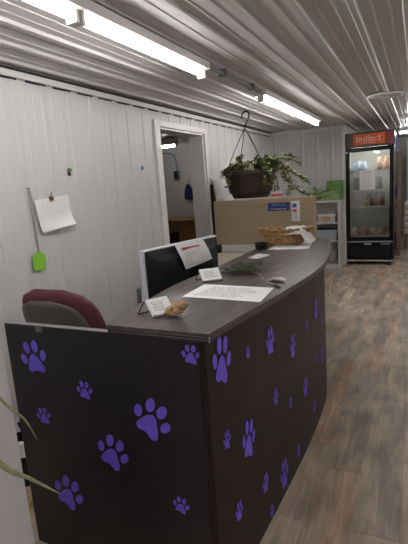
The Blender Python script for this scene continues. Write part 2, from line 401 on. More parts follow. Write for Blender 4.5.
# ================================================================= LAMPS
def fixture(x, y0, y1, label, along='Y', n=2, group='tube lights on the ceiling', z=None, strength=None):
    zt = 2.168 if z is None else z
    cx, cy = (x, (y0 + y1) / 2)
    L = y1 - y0
    Mx = Matrix.Translation((cx, cy, ZC - .02)) if along == 'Y' else Matrix.Translation((y0 + L / 2, x, ZC - .02)) @ Matrix.Rotation(PI / 2, 4, 'Z')
    t = thing('tube_light', label, 'ceiling light', Mx, group)
    dz = zt - (ZC - .02)
    b_ = B(); box(b_, -.058, .058, -L / 2, L / 2, dz + .020, -.001); obj('housing', b_, M['lamp_house'], t, local=True, bevel=.004)
    seg = L / n
    for i in range(n):
        a = -L / 2 + i * seg + .035; e = a + seg - .07
        b_ = B(); tube(b_, [(0, a, dz), (0, e, dz)], .0185, 14); obj('tube', b_, M['lamp_on'], t, local=True, smooth=False)
        for yy in (a - .026, e + .004):
            b_ = B(); box(b_, -.028, .028, yy, yy + .02, dz - .03, dz + .032); obj('tube_holder', b_, M['lamp_house'], t, local=True, bevel=.003)
    return t
fixture(-1.285, .39, 2.86, 'long lit tube light nearest the camera, above the reception desk', z=2.165)
fixture(-1.255, 3.98, 6.46, 'long lit tube light near the back corner, beyond the hanging plant', z=2.165)
fixture(7.42, -.19, 1.03, 'lit tube light at the right edge of the photo, nearer of the two there', along='X', n=1)
fixture(9.6, -.36, .90, 'lit tube light at the right edge of the photo, just above the store shelf', along='X', n=1)
fixture(1.5, .3, 2.75, 'unseen tube light added over the aisle, right of the desk')  # this and the next are out of view, added for general light
fixture(1.5, 3.9, 6.35, 'unseen tube light added over the far aisle, right of the cooler')
fixture(1.3, -2.2, .2, 'unseen tube light added behind the camera, right hand row')  # pair behind the camera, unseen, added to light the room from there
fixture(-1.285, -2.3, .1, 'unseen tube light added behind the camera, left hand row')
fixture(6.6, -4.05, -3.50, 'small lit tube light in the room behind the doorway', along='X', n=1, z=2.115)
# conduit between the two left fixtures
b_ = B(); tube(b_, [(-1.24, 2.87, 2.205), (-1.24, 3.97, 2.205)], .013, 8)
for yy in (3.1, 3.7): box(b_, -1.27, -1.21, yy, yy + .02, 2.19, 2.236)
tag(obj('conduit', b_, M['grey_metal'], smooth=False), 'dark conduit pipe on the ceiling joining the two long tube lights', 'conduit')
# round ceiling vent / dome
t = thing('ceiling_vent', 'round white ceiling vent in front of the cooler', 'vent', (-.318, 5.24, ZC))
obj('flange', lathe(B(), [(.175, 0), (.175, -.012), (.150, -.022), (.15, 0)], 40, Matrix.Translation((-.318, 5.24, ZC - .018))), M['lamp_house'], t, smooth=False)
for r in (.125, .095, .065):
    obj('louver_ring', lathe(B(), [(r, -.014), (r + .012, -.022), (r + .014, -.020), (r + .004, -.012)], 36, Matrix.Translation((-.318, 5.24, ZC - .02)), close=True), M['lamp_house'], t)
obj('hub', lathe(B(), [(.04, -.0), (.042, -.03), (.02, -.036)], 24, Matrix.Translation((-.318, 5.24, ZC - .018))), M['lamp_house'], t)

# ================================================================= RECEPTION DESK
TZ0, TB, TY0 = 1.010, .045, 1.19
PHI = math.atan(TB)
def tz(y): return TZ0 - TB * (y - TY0)
def on_top(x, y, rz=0, dz=0.0):      # frame resting on the desk top (which slopes down a little to the far end)
    return Matrix.Translation((x, y, tz(y) + dz)) @ Matrix.Rotation(-PHI, 4, 'X') @ Matrix.Rotation(rz, 4, 'Z')
desk = thing('reception_desk', 'long dark bow-front reception desk with purple paw decals', 'desk', (-.8, 1.19, 0))
outer = bez([(-.563, 1.165, 0), (-.547, 1.395, 0), (-.524, 1.68, 0), (-.503, 2.071, 0), (-.494, 2.42, 0), (-.506, 2.768, 0), (-.560, 3.25, 0), (-.640, 3.78, 0), (-.740, 4.26, 0), (-.86, 4.53, 0), (-1.00, 4.595, 0)], 6)
inner = bez([(-1.215, 4.595, 0), (-1.225, 3.80, 0), (-1.185, 3.24, 0), (-1.14, 2.73, 0), (-1.110, 2.30, 0), (-1.085, 1.90, 0), (-1.035, 1.60, 0), (-.990, 1.355, 0), (-.945, 1.175, 0)], 5)
poly = [(p.x, p.y) for p in outer] + [(p.x, p.y) for p in inner]
def top_layer(bm, off, z0, z1):
    # shrink outline by off towards its middle
    n = len(poly); out = []
    for i in range(n):
        a = Vector(poly[i - 1]); b = Vector(poly[i]); c = Vector(poly[(i + 1) % n])
        d1 = (b - a); d2 = (c - b)
        if d1.length < 1e-6 or d2.length < 1e-6: nn = Vector((0, 0))
        else:
            n1 = Vector((-d1.y, d1.x)).normalized(); n2 = Vector((-d2.y, d2.x)).normalized(); nn = (n1 + n2); nn = nn.normalized() if nn.length > 1e-6 else n1
        out.append((b + nn * off))
    lo = [bm.verts.new((p.x, p.y, tz(p.y) + z0)) for p in out]; hi = [bm.verts.new((p.x, p.y, tz(p.y) + z1)) for p in out]
    bm.faces.new(lo[::-1]); bm.faces.new(hi)
    for i in range(n): bm.faces.new((lo[i], lo[(i + 1) % n], hi[(i + 1) % n], hi[i]))
obj('worktop', (lambda b: (top_layer(b, 0, -.008, 0), b)[1])(B()), M['lam_top'], desk)
bm = B(); top_layer(bm, .0, -.030, -.0082)
obj('edge_band', bm, M['lam_edge'], desk)
for z_ in (-.0115, -.0205):
    bm = B(); top_layer(bm, -.0012, z_ - .0013, z_ + .0013); obj('edge_groove', bm, M['edge_line'], desk)
# front panel (bowed)
FP = [(-.588, 1.186), (-.566, 1.43), (-.547, 1.72), (-.527, 2.1), (-.519, 2.4), (-.520, 2.6), (-.531, 2.87)]
fpts = [(p.x, p.y) for p in bez([(x, y, 0) for x, y in FP], 6)]
def fx(y):
    for (x0, y0), (x1, y1) in zip(fpts, fpts[1:]):
        if y0 <= y <= y1: return x0 + (x1 - x0) * (y - y0) / (y1 - y0)
    return fpts[0][0] if y < fpts[0][1] else fpts[-1][0]
def fdir(y):
    return math.atan2(fx(y + .03) - fx(y - .03), .06)
bm = B(); TH = .022
cols = []
for x, y in fpts:
    zt_ = tz(y) - .0305
    cols.append([bm.verts.new((x, y, 0)), bm.verts.new((x, y, zt_)), bm.verts.new((x - TH, y, zt_)), bm.verts.new((x - TH, y, 0))])
for a, b in zip(cols, cols[1:]):
    for i in range(4): bm.faces.new((a[i], a[(i + 1) % 4], b[(i + 1) % 4], b[i]))
bm.faces.new(cols[0]); bm.faces.new(cols[-1][::-1])
front_panel = obj('front_panel', bm, M['lam_dark'], desk)
# side panel facing the camera, wider than the worktop
bm = B()
box(bm, -1.455, -.612, 1.186, 1.208, 0, .9795)
side_panel = obj('side_panel', bm, M['lam_side'], desk, bevel=.0015)
bm = B(); tube(bm, [(-.600, 1.192, .0), (-.600, 1.192, .979)], .012, 10); obj('corner_post', bm, M['lam_dark'], desk)
bm = B(); box(bm, -1.455, -.95, 1.184, 1.210, .9797, .9815); obj('top_edge_highlight', bm, M['grey_metal'], desk)  # grey strip stands in for the highlight along the panel's top edge
bm = B(); box(bm, -1.285, -1.255, 1.180, 1.1858, .958, .9765); obj('latch', bm, M['grey_metal'], desk)
# far end panel and inner support under the worktop
obj('end_panel', box(B(), -.99, -.555, 2.85, 2.87, 0, tz(2.87) - .031), M['lam_dark'], desk)
obj('inner_support', box(B(), -.99, -.965, 1.21, 2.85, 0, .68), M['lam_dark'], desk)
obj('far_support', box(B(), -1.05, -.85, 4.25, 4.30, 0, tz(4.3) - .031), M['lam_dark'], desk)
# two small screws on the corner of the edge band
bm = B()
for zz in (.996, .986): lathe(bm, [(.0035, 0), (.002, .002)], 8, Matrix.Translation((-.5628, 1.168, zz)) @ Matrix.Rotation(PI / 2, 4, 'Y'))
obj('edge_screws', bm, M['chrome'], desk)

# paw decals: unit paw is 1 tall, built in the (u, v) plane
def paw_bm(T, h, rot, lean=0.0, t=.0009):
    bm = B(); ca, sa = math.cos(rot), math.sin(rot)
    def P(u, v): u, v = u * h, v * h; return (u * ca - v * sa, u * sa + v * ca)
    pad = []
    ctrl = [(-.02, .10), (.10, .05), (.17, -.06), (.27, -.22), (.31, -.33), (.30, -.42), (.20, -.47), (.08, -.42), (-.03, -.39), (-.15, -.42), (-.25, -.40), (-.29, -.31), (-.24, -.17), (-.16, -.02)]
    n = len(ctrl)
    for i in range(n):
        p0, p1, p2, p3 = [Vector(ctrl[(i + k) % n]) for k in (-1, 0, 1, 2)]
        for k in range(3):
            s = k / 3
            q = .5 * (2 * p1 + (-p0 + p2) * s + (2 * p0 - 5 * p1 + 4 * p2 - p3) * s * s + (-p0 + 3 * p1 - 3 * p2 + p3) * s ** 3)
            pad.append(P(q.x, q.y))
    prism(bm, pad, 0, t, T)
    for (cu, cv, a, b, r) in ((-.37, -.02, .105, .155, .30), (-.16, .29, .115, .175, .12), (.15, .30, .115, .175, -.10), (.37, .02, .105, .155, -.32)):
        e = []
        for k in range(18):
            th = 2 * PI * k / 18; x = a * math.cos(th); y = b * math.sin(th)
            e.append(P(cu + x * math.cos(r) - y * math.sin(r), cv + x * math.sin(r) + y * math.cos(r)))
        prism(bm, e, 0, t, T)
    return bm
side_paws = [(-1.323, .852, .138, .18), (-1.091, .748, .074, -.05), (-1.316, .609, .073, .1), (-.996, .516, .142, -.38), (-1.242, .288, .150, -.38), (-.811, .680, .155, -.50), (-.640, .931, .068, -.05), (-.725, .369, .066, -.2)]
for x, z, h, r in side_paws:
    T = Matrix.Translation((x, 1.1858, z)) @ Matrix(((1, 0, 0, 0), (0, 0, -1, 0), (0, 1, 0, 0), (0, 0, 0, 1)))
    obj('paw_decal', paw_bm(T, h, r), M['paw'], side_panel)
front_paws = [(1.284, .880, .172, -.25), (1.486, .832, .052, 0), (1.717, .797, .128, -.05), (2.013, .668, .126, -.1), (2.283, .685, .061, 0), (2.508, .712, .131, 0), (2.711, .584, .068, 0), (1.753, .528, .078, -.05),
              (1.950, .403, .058, .1), (2.214, .368, .116, 0), (2.700, .359, .118, 0), (2.474, .428, .062, 0), (2.400, .164, .075, .1), (1.282, .590, .073, -.1), (1.451, .499, .158, -.25), (2.051, .089, .068, 0),
              (1.822, .108, .150, -.1), (1.591, .218, .088, -.1), (1.337, .273, .080, -.15), (1.645, .045, .062, 0)]
for y, z, h, r in front_paws:
    T = Matrix.Translation((fx(y) + .0012, y, z)) @ Matrix.Rotation(-fdir(y), 4, 'Z') @ Matrix(((0, 0, 1, 0), (1, 0, 0, 0), (0, 1, 0, 0), (0, 0, 0, 1))) @ Matrix.Diagonal((.76, 1, 1, 1))
    obj('paw_decal', paw_bm(T, h, r, t=.0012), M['paw'], front_panel)

# lower work surface behind
t = thing('office_desk', 'cream topped low desk behind the reception counter', 'desk', (-1.6, 3.6, 0))
bm = B(); prism(bm, [(-1.395, 2.34), (-1.13, 2.34), (-1.13, 2.84), (-1.13, 4.98), (-2.2, 4.98), (-2.2, 3.95), (-1.395, 3.75)], .67, .70)
obj('tabletop', bm, M['cream_top'], t, bevel=.002)
for (x0, y0) in ((-2.18, 3.98), (-2.18, 4.9), (-1.2, 4.9), (-1.37, 2.37), (-1.18, 2.37)):
    obj('leg', box(B(), x0, x0 + .045, y0, y0 + .045, 0, .67), M['black'], t)

# ================================================================= CHAIR
rzc = math.radians(2)
Mc = Matrix.Translation((-1.675, 1.74, 0)) @ Matrix.Rotation(rzc, 4, 'Z')      # faces local +Y
ch = thing('office_chair', 'burgundy fabric office chair with taupe plastic back, behind the desk', 'chair', Mc)
def shell_bm(w0, w1, z0, z1, th, curve, yoff, rr, n=14, m_=12):
    bm = B(); F = []; K = []
    for j in range(m_ + 1):
        v = j / m_; z = z0 + (z1 - z0) * v
        hw = w0 + (w1 - w0) * v
        # rounded top and bottom corners
        e = 1.0
        if z > z1 - rr: e = math.sqrt(max(0, 1 - ((z - (z1 - rr)) / rr) ** 2))
        if z < z0 + rr: e = min(e, math.sqrt(max(0, 1 - (((z0 + rr) - z) / rr) ** 2)))
        hw = hw - rr + rr * e
        rf = []; rk = []
        for i in range(n + 1):
            u = -1 + 2 * i / n; x = hw * u
            y = yoff + curve * (x / w0) ** 2 - .10 * (v - .2) + .05 * math.sin(v * PI) * .4
            edge = max(abs(u), abs(2 * v - 1)) ** 6
            tt = th * (1 - .75 * edge)
            rf.append(bm.verts.new((x, y + tt / 2, z))); rk.append(bm.verts.new((x, y - tt / 2, z)))
        F.append(rf); K.append(rk)
    for j in range(m_):
        for i in range(n):
            bm.faces.new((F[j][i], F[j][i + 1], F[j + 1][i + 1], F[j + 1][i])); bm.faces.new((K[j][i], K[j + 1][i], K[j + 1][i + 1], K[j][i + 1]))
        bm.faces.new((F[j][0], F[j + 1][0], K[j + 1][0], K[j][0])); bm.faces.new((F[j][n], K[j][n], K[j + 1][n], F[j + 1][n]))
    for i in range(n):
        bm.faces.new((F[0][i], K[0][i], K[0][i + 1], F[0][i + 1])); bm.faces.new((F[m_][i], F[m_][i + 1], K[m_][i + 1], K[m_][i]))
    return bm
obj('backrest', shell_bm(.285, .225, .53, .995, .09, .05, -.02, .14), M['burgundy'], ch, smooth=True, local=True)
obj('back_shell', shell_bm(.235, .185, .57, .950, .03, .045, -.073, .12), M['shell'], ch, smooth=True, local=True, label='taupe plastic shell')
bm = B(); lathe(bm, [(.05, .43), (.22, .43), (.255, .455), (.255, .485), (.22, .51), (.05, .515)], 28, Matrix.Translation((0, .17, 0)))
obj('seat', bm, M['burgundy'], ch, smooth=True, local=True)
bm = B(); tube(bm, [(0, .15, .42), (0, -.03, .43), (0, -.11, .50), (0, -.095, .65)], .02, 8); obj('back_support', bm, M['black'], ch, local=True, smooth=True)
bm = B(); tube(bm, [(0, .2, .08), (0, .2, .43)], .03, 12); obj('post', bm, M['black'], ch, local=True, smooth=True)
for k in range(5):
    a = 2 * PI * k / 5 + .3
    bm = B(); tube(bm, [(0, .2, .10), (.24 * math.cos(a), .2 + .24 * math.sin(a), .065)], [.025, .016], 8); lg = obj('leg', bm, M['black'], ch, local=True, smooth=True)
    bm = B(); lathe(bm, [(.012, -.012), (.027, -.010), (.027, .010), (.012, .012)], 14, Matrix.Translation((.24 * math.cos(a), .2 + .24 * math.sin(a), .028)) @ Matrix.Rotation(PI / 2, 4, 'X')); obj('caster', bm, M['black'], lg, local=True)

# ================================================================= MONITOR
d = Vector((-1.229 + 1.386, 2.78 - 2.10, 0)).normalized(); ang = math.atan2(d.y, d.x)
Mm = Matrix.Translation((-1.3075, 2.44, .70)) @ Matrix.Rotation(ang, 4, 'Z')       # local +x along width, local -y is the back side seen by camera
mon = thing('monitor', 'black backed flat monitor with a silver frame on the low desk', 'monitor', Mm)
W2, zb_, zt_ = .349, .045, .418
bm = B(); box(bm, -W2, W2, .0, .032, zb_, zt_); obj('bezel', bm, M['silver'], mon, local=True, bevel=.008, label='silver plastic frame')
bm = B()
a = [(-W2 + .012, zb_ + .012), (W2 - .012, zb_ + .012), (W2 - .012, zt_ - .010), (-W2 + .012, zt_ - .010)]
b = [(-W2 + .05, zb_ + .04), (W2 - .05, zb_ + .04), (W2 - .05, zt_ - .05), (-W2 + .05, zt_ - .05)]
c_ = [(-W2 + .10, zb_ + .06), (W2 - .10, zb_ + .06), (W2 - .10, zt_ - .08), (-W2 + .10, zt_ - .08)]
R = [[bm.verts.new((x, y, z)) for x, z in q] for q, y in ((a, .0), (a, -.012), (b, -.020), (c_, -.036))]
for i in range(3):
    for k in range(4): bm.faces.new((R[i][k], R[i][(k + 1) % 4], R[i + 1][(k + 1) % 4], R[i + 1][k]))
bm.faces.new(R[0]); bm.faces.new(R[3][::-1]); obj('back_cover', bm, M['black'], mon, local=True, bevel=.006, label='black plastic back')
bm = B(); lathe(bm, [(.075, 0), (.078, .006), (.064, .008), (.06, .004)], 32, Matrix.Translation((.07, -.036, .20)) @ Matrix.Rotation(PI / 2, 4, 'X')); obj('mount_disc', bm, M['black_gloss'], mon, local=True)
bm = B(); box(bm, -W2 + .015, W2 - .015, .032, .0335, zb_ + .015, zt_ - .015); obj('screen', bm, M['black_gloss'], mon, local=True)
bm = B(); box(bm, -.05, .05, -.03, -.005, .015, .12); obj('neck', bm, M['black'], mon, local=True, bevel=.004)
bm = B(); lathe(bm, [(.078, .0), (.082, .006), (.05, .016)], 32, Matrix.Translation((0, -.0, .0005)), sy=.8); obj('base', bm, M['black'], mon, local=True)
# note hanging over the monitor's top edge
Mn = Mm @ Matrix.Translation((.05, -.042, .30)) @ Matrix.Rotation(PI / 2, 4, 'X')
nt_ = thing('paper_note', 'white printed note with a red heading taped to the monitor back', 'paper', Mn)
bm = B(); sh = [(-.222, .128), (.135, .118), (.205, -.028), (-.125, -.048)]
sh = [(-.185, .128), (.09, .120), (.165, -.020), (-.105, -.040)]
n = 8
g = []
for j in range(n + 1):
    v = j / n; row = []
    for i in range(n + 1):
        u = i / n
        l = Vector(sh[0]).lerp(Vector(sh[3]), v); r_ = Vector(sh[1]).lerp(Vector(sh[2]), v); p = l.lerp(r_, u)
        row.append(bm.verts.new((p.x, p.y, .004 + .012 * math.sin(v * 2.2) + .003 * math.sin(u * 3))))
    g.append(row)
for j in range(n):
    for i in range(n): bm.faces.new((g[j][i], g[j][i + 1], g[j + 1][i + 1], g[j + 1][i]))
solid(bm, geom=bm.faces[:], thickness=.0006)
obj('sheet', bm, M['paper'], nt_, local=True)
Tn = Matrix.Translation((-.045, .085, .0135)) @ Matrix.Rotation(-.03, 4, 'Z') @ Matrix.Rotation(.07, 4, 'X')
obj('red_heading', box(B(), -.085, .085, -.008, .008, 0, .0008, Tn), M['redink'], nt_, local=True, label='red heading line')
bm = B(); lines_bm(bm, .19, .09, 6, Matrix.Translation((-.015, .02, .0185)), lh=.22); obj('printed_text', bm, M['ink'], nt_, local=True)

# ================================================================= THINGS ON THE COUNTER
def sheet(name, label, pts, mtl, dz=.0012, rows=0, tw=.7, thick=.0006, cat='paper', wave=.0):
    cx = sum(p[0] for p in pts) / 4; cy = sum(p[1] for p in pts) / 4
    T0 = on_top(cx, cy, 0, dz)
    t = thing(name, label, cat, T0)
    loc = [(p[0] - cx, (p[1] - cy) / math.cos(PHI)) for p in pts]
    bm = B(); prism(bm, loc, 0, thick); obj('sheet', bm, mtl, t, local=True)
    if rows:
        d_ = Vector((loc[3][0] - loc[0][0], loc[3][1] - loc[0][1]))   # direction of text lines
        e_ = Vector((loc[1][0] - loc[0][0], loc[1][1] - loc[0][1]))
        a_ = math.atan2(d_.y, d_.x)
        bm = B(); lines_bm(bm, d_.length * tw, e_.length * tw, rows, Matrix.Translation((0, 0, thick)) @ Matrix.Rotation(a_, 4, 'Z'), lh=.25)
        obj('printed_text', bm, M['ink'], t, local=True)
    return t
sheet('paper_sheet', 'large white printed sheet in the middle of the reception counter', [(-.905, 1.644), (-.935, 1.935), (-.576, 1.90), (-.545, 1.610)], M['paper'], rows=11)
sheet('paper_slip', 'small white slip on the counter below the wicker basket', [(-1.063, 2.935), (-1.075, 3.19), (-.958, 3.12), (-.976, 2.88)], M['paper'], rows=3)
sheet('paper_sheet', 'white sheet lying partly under the wicker basket', [(-1.075, 3.44), (-1.17, 4.06), (-.885, 4.30), (-.765, 3.50)], M['paper'], rows=7, tw=.75)

def card_stand(x, y, rz, label, w_=.092, h_=.068):
    T0 = on_top(x, y, rz, 0)           # local x = along card width, local y = backwards
    t = thing('card_holder', label, 'card holder', T0)
    tl = math.radians(42)
    Tc = Matrix.Translation((0, .0, .006)) @ Matrix.Rotation(PI / 2 - tl, 4, 'X')
    bm = B(); box(bm, -w_ / 2, w_ / 2, 0, h_, .0, .010, Tc); obj('card_stack', bm, M['paper'], t, local=True)
    bm = B(); rnd = random.Random(3); lines_bm(bm, w_ * .7, h_ * .6, 5, Tc @ Matrix.Translation((0, h_ * .5, .010)), rnd=rnd); obj('card_text', bm, M['ink'], t, local=True)
    top = Tc @ Vector((0, h_ + .003, -.002)); r = .0022
    bm = B()
    for s in (-1, 1):
        X = s * (w_ / 2 - .002)
        lip = Tc @ Vector((0, -.003, .016)); bot = Tc @ Vector((0, -.004, -.003))
        tube(bm, [(X, lip.y, max(lip.z, .004)), (X, bot.y, .0035), (X, top.y, top.z), (X, top.y + .048, .003)], r, 6)
    tube(bm, [(-w_ / 2 + .002, top.y, top.z), (w_ / 2 - .002, top.y, top.z)], r, 6)
    tube(bm, [(-w_ / 2 + .002, (Tc @ Vector((0, -.003, .016))).y, .0045), (w_ / 2 - .002, (Tc @ Vector((0, -.003, .016))).y, .0045)], r, 6)
    tube(bm, [(-w_ / 2 + .002, top.y + .048, .003), (w_ / 2 - .002, top.y + .048, .003)], r, 6)
    obj('wire_frame', bm, M['wire'], t, local=True)
    return t
card_stand(-.812, 1.325, math.radians(66), 'black wire holder with white cards at the near corner of the counter')
card_stand(-.925, 2.005, math.radians(48), 'black wire holder with white cards in front of the monitor', .105, .07)
# tan stone
bm = B(); bmesh.ops.create_icosphere(bm, subdivisions=4, radius=1)
from mathutils import noise as mnoise
for v in bm.verts:
    k = 1 + .45 * mnoise.noise(v.co * 1.8 + Vector((3, 1, 2))) + .18 * mnoise.noise(v.co * 5)
    v.co = Vector((v.co.x * .030 * k, v.co.y * .038 * k, v.co.z * .022 * k + .020 + .012 * v.co.y))
mz = min(v.co.z for v in bm.verts)
for v in bm.verts: v.co.z -= mz
bm.transform(on_top(-.765, 1.34, math.radians(-50), .0008))
tag(obj('stone', bm, M['rock'], smooth=True), 'small tan lumpy stone beside the nearest card holder', 'stone')
# sprig
sp = thing('leaf_sprig', 'cut sprig of dark leaves with a pale stem on the counter', 'sprig', on_top(-.75, 2.13))
SI = wm(sp).inverted()
def ct(x, y, h=.004): return SI @ Vector((x, y, tz(y) + h))
st = bez([ct(-.93, 2.38, .012), ct(-.84, 2.33, .012), ct(-.74, 2.20, .008), ct(-.66, 2.04, .006), ct(-.56, 1.92, .005)], 6)
obj('stem', tube(B(), st, [.0012 + .0016 * i / len(st) for i in range(len(st))], 6), M['stem_pale'], sp, local=True)
DROOP = .08
def leaf(bm, base, dirv, up, L, Wd, fold=.15, n=5):
    dirv = dirv.normalized(); side = dirv.cross(up).normalized(); up = side.cross(dirv)
    prev = None
    for i in range(n + 1):
        s = i / n; wv = Wd * math.sin(PI * (s * .92 + .04)) ** .8 * .5
        c = base + dirv * L * s + up * (-DROOP * L * s * s)
        row = (bm.verts.new(c - side * wv + up * fold * wv), bm.verts.new(c), bm.verts.new(c + side * wv + up * fold * wv))
        if prev:
            bm.faces.new((prev[0], row[0], row[1], prev[1])); bm.faces.new((prev[1], row[1], row[2], prev[2]))
        prev = row
bm = B(); rnd = random.Random(5)
for i in range(34):
    c = ct(rnd.uniform(-.96, -.82), rnd.uniform(2.24, 2.46), .022); a_ = rnd.uniform(0, 2 * PI)
    leaf(bm, c, Vector((math.cos(a_), math.sin(a_), .15)), Vector((0, 0, 1)), rnd.uniform(.07, .12), rnd.uniform(.028, .044))
obj('leaves', bm, M['leaf_dark'], sp, local=True, recalc=False)
bm = B(); leaf(bm, ct(-.655, 2.12, .008), Vector((.7, -.6, .1)), Vector((0, 0, 1)), .12, .05); leaf(bm, ct(-.66, 2.05, .008), Vector((1, .1, .1)), Vector((0, 0, 1)), .05, .02)
obj('pale_leaves', bm, M['cabinet'], sp, local=True, recalc=False, label='whitish leaf near the stem end')
bm = B(); tube(bm, [ct(-.59, 1.95, .006), ct(-.545, 1.895, .005)], .0045, 6); obj('stem_end', bm, M['wire'], sp, local=True)
# pale blue pen
bm = B(); tube(bm, [(-1.045, 2.245, tz(2.245) + .005), (-.935, 2.32, tz(2.32) + .005)], .0045, 8)
box(bm, -.03, .03, -.003, .003, .004, .007, on_top(-.99, 2.283, math.atan2(.075, .11), .004))
tag(obj('pen', bm, M['pale_blue']), 'pale blue pen lying behind the second card holder', 'pen')
# glass with dark contents
gl = thing('glass_dish', 'small clear glass dish with dark contents left of the basket', 'dish', on_top(-1.150, 3.50, 0, .001))
M['clear'] = mat('clear_glass', (.75, .78, .80), .03, trans=1.0, spec=.6)
bm = B(); lathe(bm, [(.042, 0), (.052, .012), (.056, .055), (.052, .055), (.047, .014), (.038, .006)], 24); obj('dish', bm, M['clear'], gl, local=True, smooth=True)
bm = B(); lathe(bm, [(.030, .007), (.036, .012), (.036, .020), (.02, .024)], 20); obj('contents', bm, M['black'], gl, local=True)

# wicker basket: woven oval bowl
bk = thing('wicker_basket', 'oval brown wicker basket on the far end of the counter', 'basket', on_top(-1.055, 3.90, 0, .0035))
NS, NR = 96, 16
def basket_pt(k, j, thick=0):
    th = 2 * PI * k / NS; v = j / NR
    rx = .135 + .085 * v ** .8; ry = .105 + .055 * v ** .8
    # pointed towards the left end, like a boat
    c, s = math.cos(th), math.sin(th)
    rr = 1.0 + (.14 * v * max(0, -c) ** 4) + (.05 * v * max(0, c) ** 4)
    wv = .0060 * (1 if ((k // 3) + (j // 2)) % 2 else -1)
    zz = .130 * v + .016 * v * abs(c) ** 2.5
    f = 1 + (wv - thick) / .15
    return Vector((rx * rr * c * f, ry * s * f, zz))
bm = B(); G = [[bm.verts.new(basket_pt(k, j)) for k in range(NS)] for j in range(NR + 1)]; H = [[bm.verts.new(basket_pt(k, j, .008) + Vector((0, 0, .003 if j == 0 else 0))) for k in range(NS)] for j in range(NR + 1)]
for j in range(NR):
    for k in range(NS):
        bm.faces.new((G[j][k], G[j][(k + 1) % NS], G[j + 1][(k + 1) % NS], G[j + 1][k])); bm.faces.new((H[j][k], H[j + 1][k], H[j + 1][(k + 1) % NS], H[j][(k + 1) % NS]))
for k in range(NS): bm.faces.new((G[NR][k], G[NR][(k + 1) % NS], H[NR][(k + 1) % NS], H[NR][k]))
bm.faces.new(G[0][::-1]); bm.faces.new(H[0])
obj('basket_body', bm, M['wicker'], bk, local=True)
bm = B()
for s_ in (0, 1):
    pts = []
    for k in range(97):
        p = basket_pt(k % NS, NR); a_ = k * PI / 4 + s_ * PI
        pts.append(Vector((p.x, p.y, p.z)) + Vector((math.cos(a_) * .005, math.sin(a_) * .005, math.sin(a_) * .006)))
    tube(bm, pts, .0055, 6)
obj('rim', bm, M['wicker'], bk, local=True)
# cloths in the basket
def cloth_bm(x0, x1, y0, y1, fn, n=22):
    bm = B(); g = [[bm.verts.new(fn(x0 + (x1 - x0) * i / n, y0 + (y1 - y0) * j / n)) for i in range(n + 1)] for j in range(n + 1)]
    for j in range(n):
        for i in range(n): bm.faces.new((g[j][i], g[j][i + 1], g[j + 1][i + 1], g[j + 1][i]))
    solid(bm, geom=bm.faces[:], thickness=.002); return bm
BT = wm(bk)
bm = cloth_bm(-.14, .10, -.10, .10, lambda x, y: (x, y, .085 + .014 * math.sin(x * 50) * math.cos(y * 38) + .012 * mnoise.noise(Vector((x * 22, y * 22, 0))))); bm.transform(BT)
tag(obj('cloth', bm, M['cloth_red'], smooth=True), 'faded red cloth inside the wicker basket', 'cloth')
def wf(x, y):
    e = max(0, x - .17); 
    z = .145 + .012 * mnoise.noise(Vector((x * 30, y * 26, 4))) - (e * 1.0) + .010 * math.sin(y * 60)
    z -= max(0, -(y + .11)) * 1.0
    return (min(x, .17) + e * .75, y, max(z, .02))
bm = cloth_bm(.03, .29, -.16, .06, wf); bm.transform(BT)
tag(obj('cloth', bm, M['cloth_white'], smooth=True), 'crumpled white cloth draped over the right end of the wicker basket', 'cloth')

# ================================================================= CARTON behind the counter
Yc0, Yc1 = 4.62, 4.74
# white low box carrying it
obj_ = obj('storage_case', box(B(), -1.98, -1.24, 4.60, 4.93, .701, .785), M['shelf_white'], bevel=.006); tag(obj_, 'low white flat case under the big cardboard carton', 'case')
obj_ = obj('small_box', box(B(), -2.05, -1.985, 4.55, 4.62, .7005, .79), M['black'], bevel=.004); tag(obj_, 'small black box at the left foot of the cardboard carton', 'box')
ct_ = thing('cardboard_carton', 'big flat tan cardboard carton standing behind the counter with blue label', 'box', (-1.5, 4.68, .786))
cx0, cx1, cz0, cz1 = -2.052, -.945, .786, 1.268
obj('carton_body', box(B(), cx0, cx1, Yc0, Yc1, cz0, cz1), M['carton'], ct_, bevel=.004)
obj('flap_seam', box(B(), cx0 + .002, cx1 - .002, Yc0 - .0012, Yc0, cz1 - .062, cz1 - .058), M['carton_seam'], ct_)
obj('tape_strip', box(B(), cx0 + .0, cx1 - .0, (Yc0 + Yc1) / 2 - .02, (Yc0 + Yc1) / 2 + .02, cz1 + .0002, cz1 + .0009), M['tape'], ct_)
TXZ = Matrix(((1, 0, 0, 0), (0, 0, -1, 0), (0, 1, 0, 0), (0, 0, 0, 1)))
lab = obj('blue_label', box(B(), -1.425, -1.195, Yc0 - .0022, Yc0 - .0002, 1.138, 1.222), M['blue_label'], ct_, label='dark blue shipping label')
obj('label_text', text_bm('Thank you', .036, Matrix.Translation((-1.31, Yc0 - .0028, 1.200)) @ TXZ), M['pale_blue'], lab)
obj('label_text', text_bm('for shopping small!', .023, Matrix.Translation((-1.31, Yc0 - .0028, 1.158)) @ TXZ), M['paper'], lab)
lab = obj('white_label', box(B(), -1.175, -1.09, Yc0 - .0022, Yc0 - .0002, 1.025, 1.232), M['paper'], ct_, label='white sticker with blue and red marks')
obj('label_mark', box(B(), -1.165, -1.12, Yc0 - .0032, Yc0 - .0023, 1.165, 1.205), M['blue_pack'], lab)
obj('label_mark', box(B(), -1.165, -1.12, Yc0 - .0032, Yc0 - .0023, 1.12, 1.145), M['redink'], lab)
bm = B(); lines_bm(bm, .06, .08, 5, Matrix.Translation((-1.132, Yc0 - .0026, 1.075)) @ TXZ); obj('label_text', bm, M['ink'], lab)
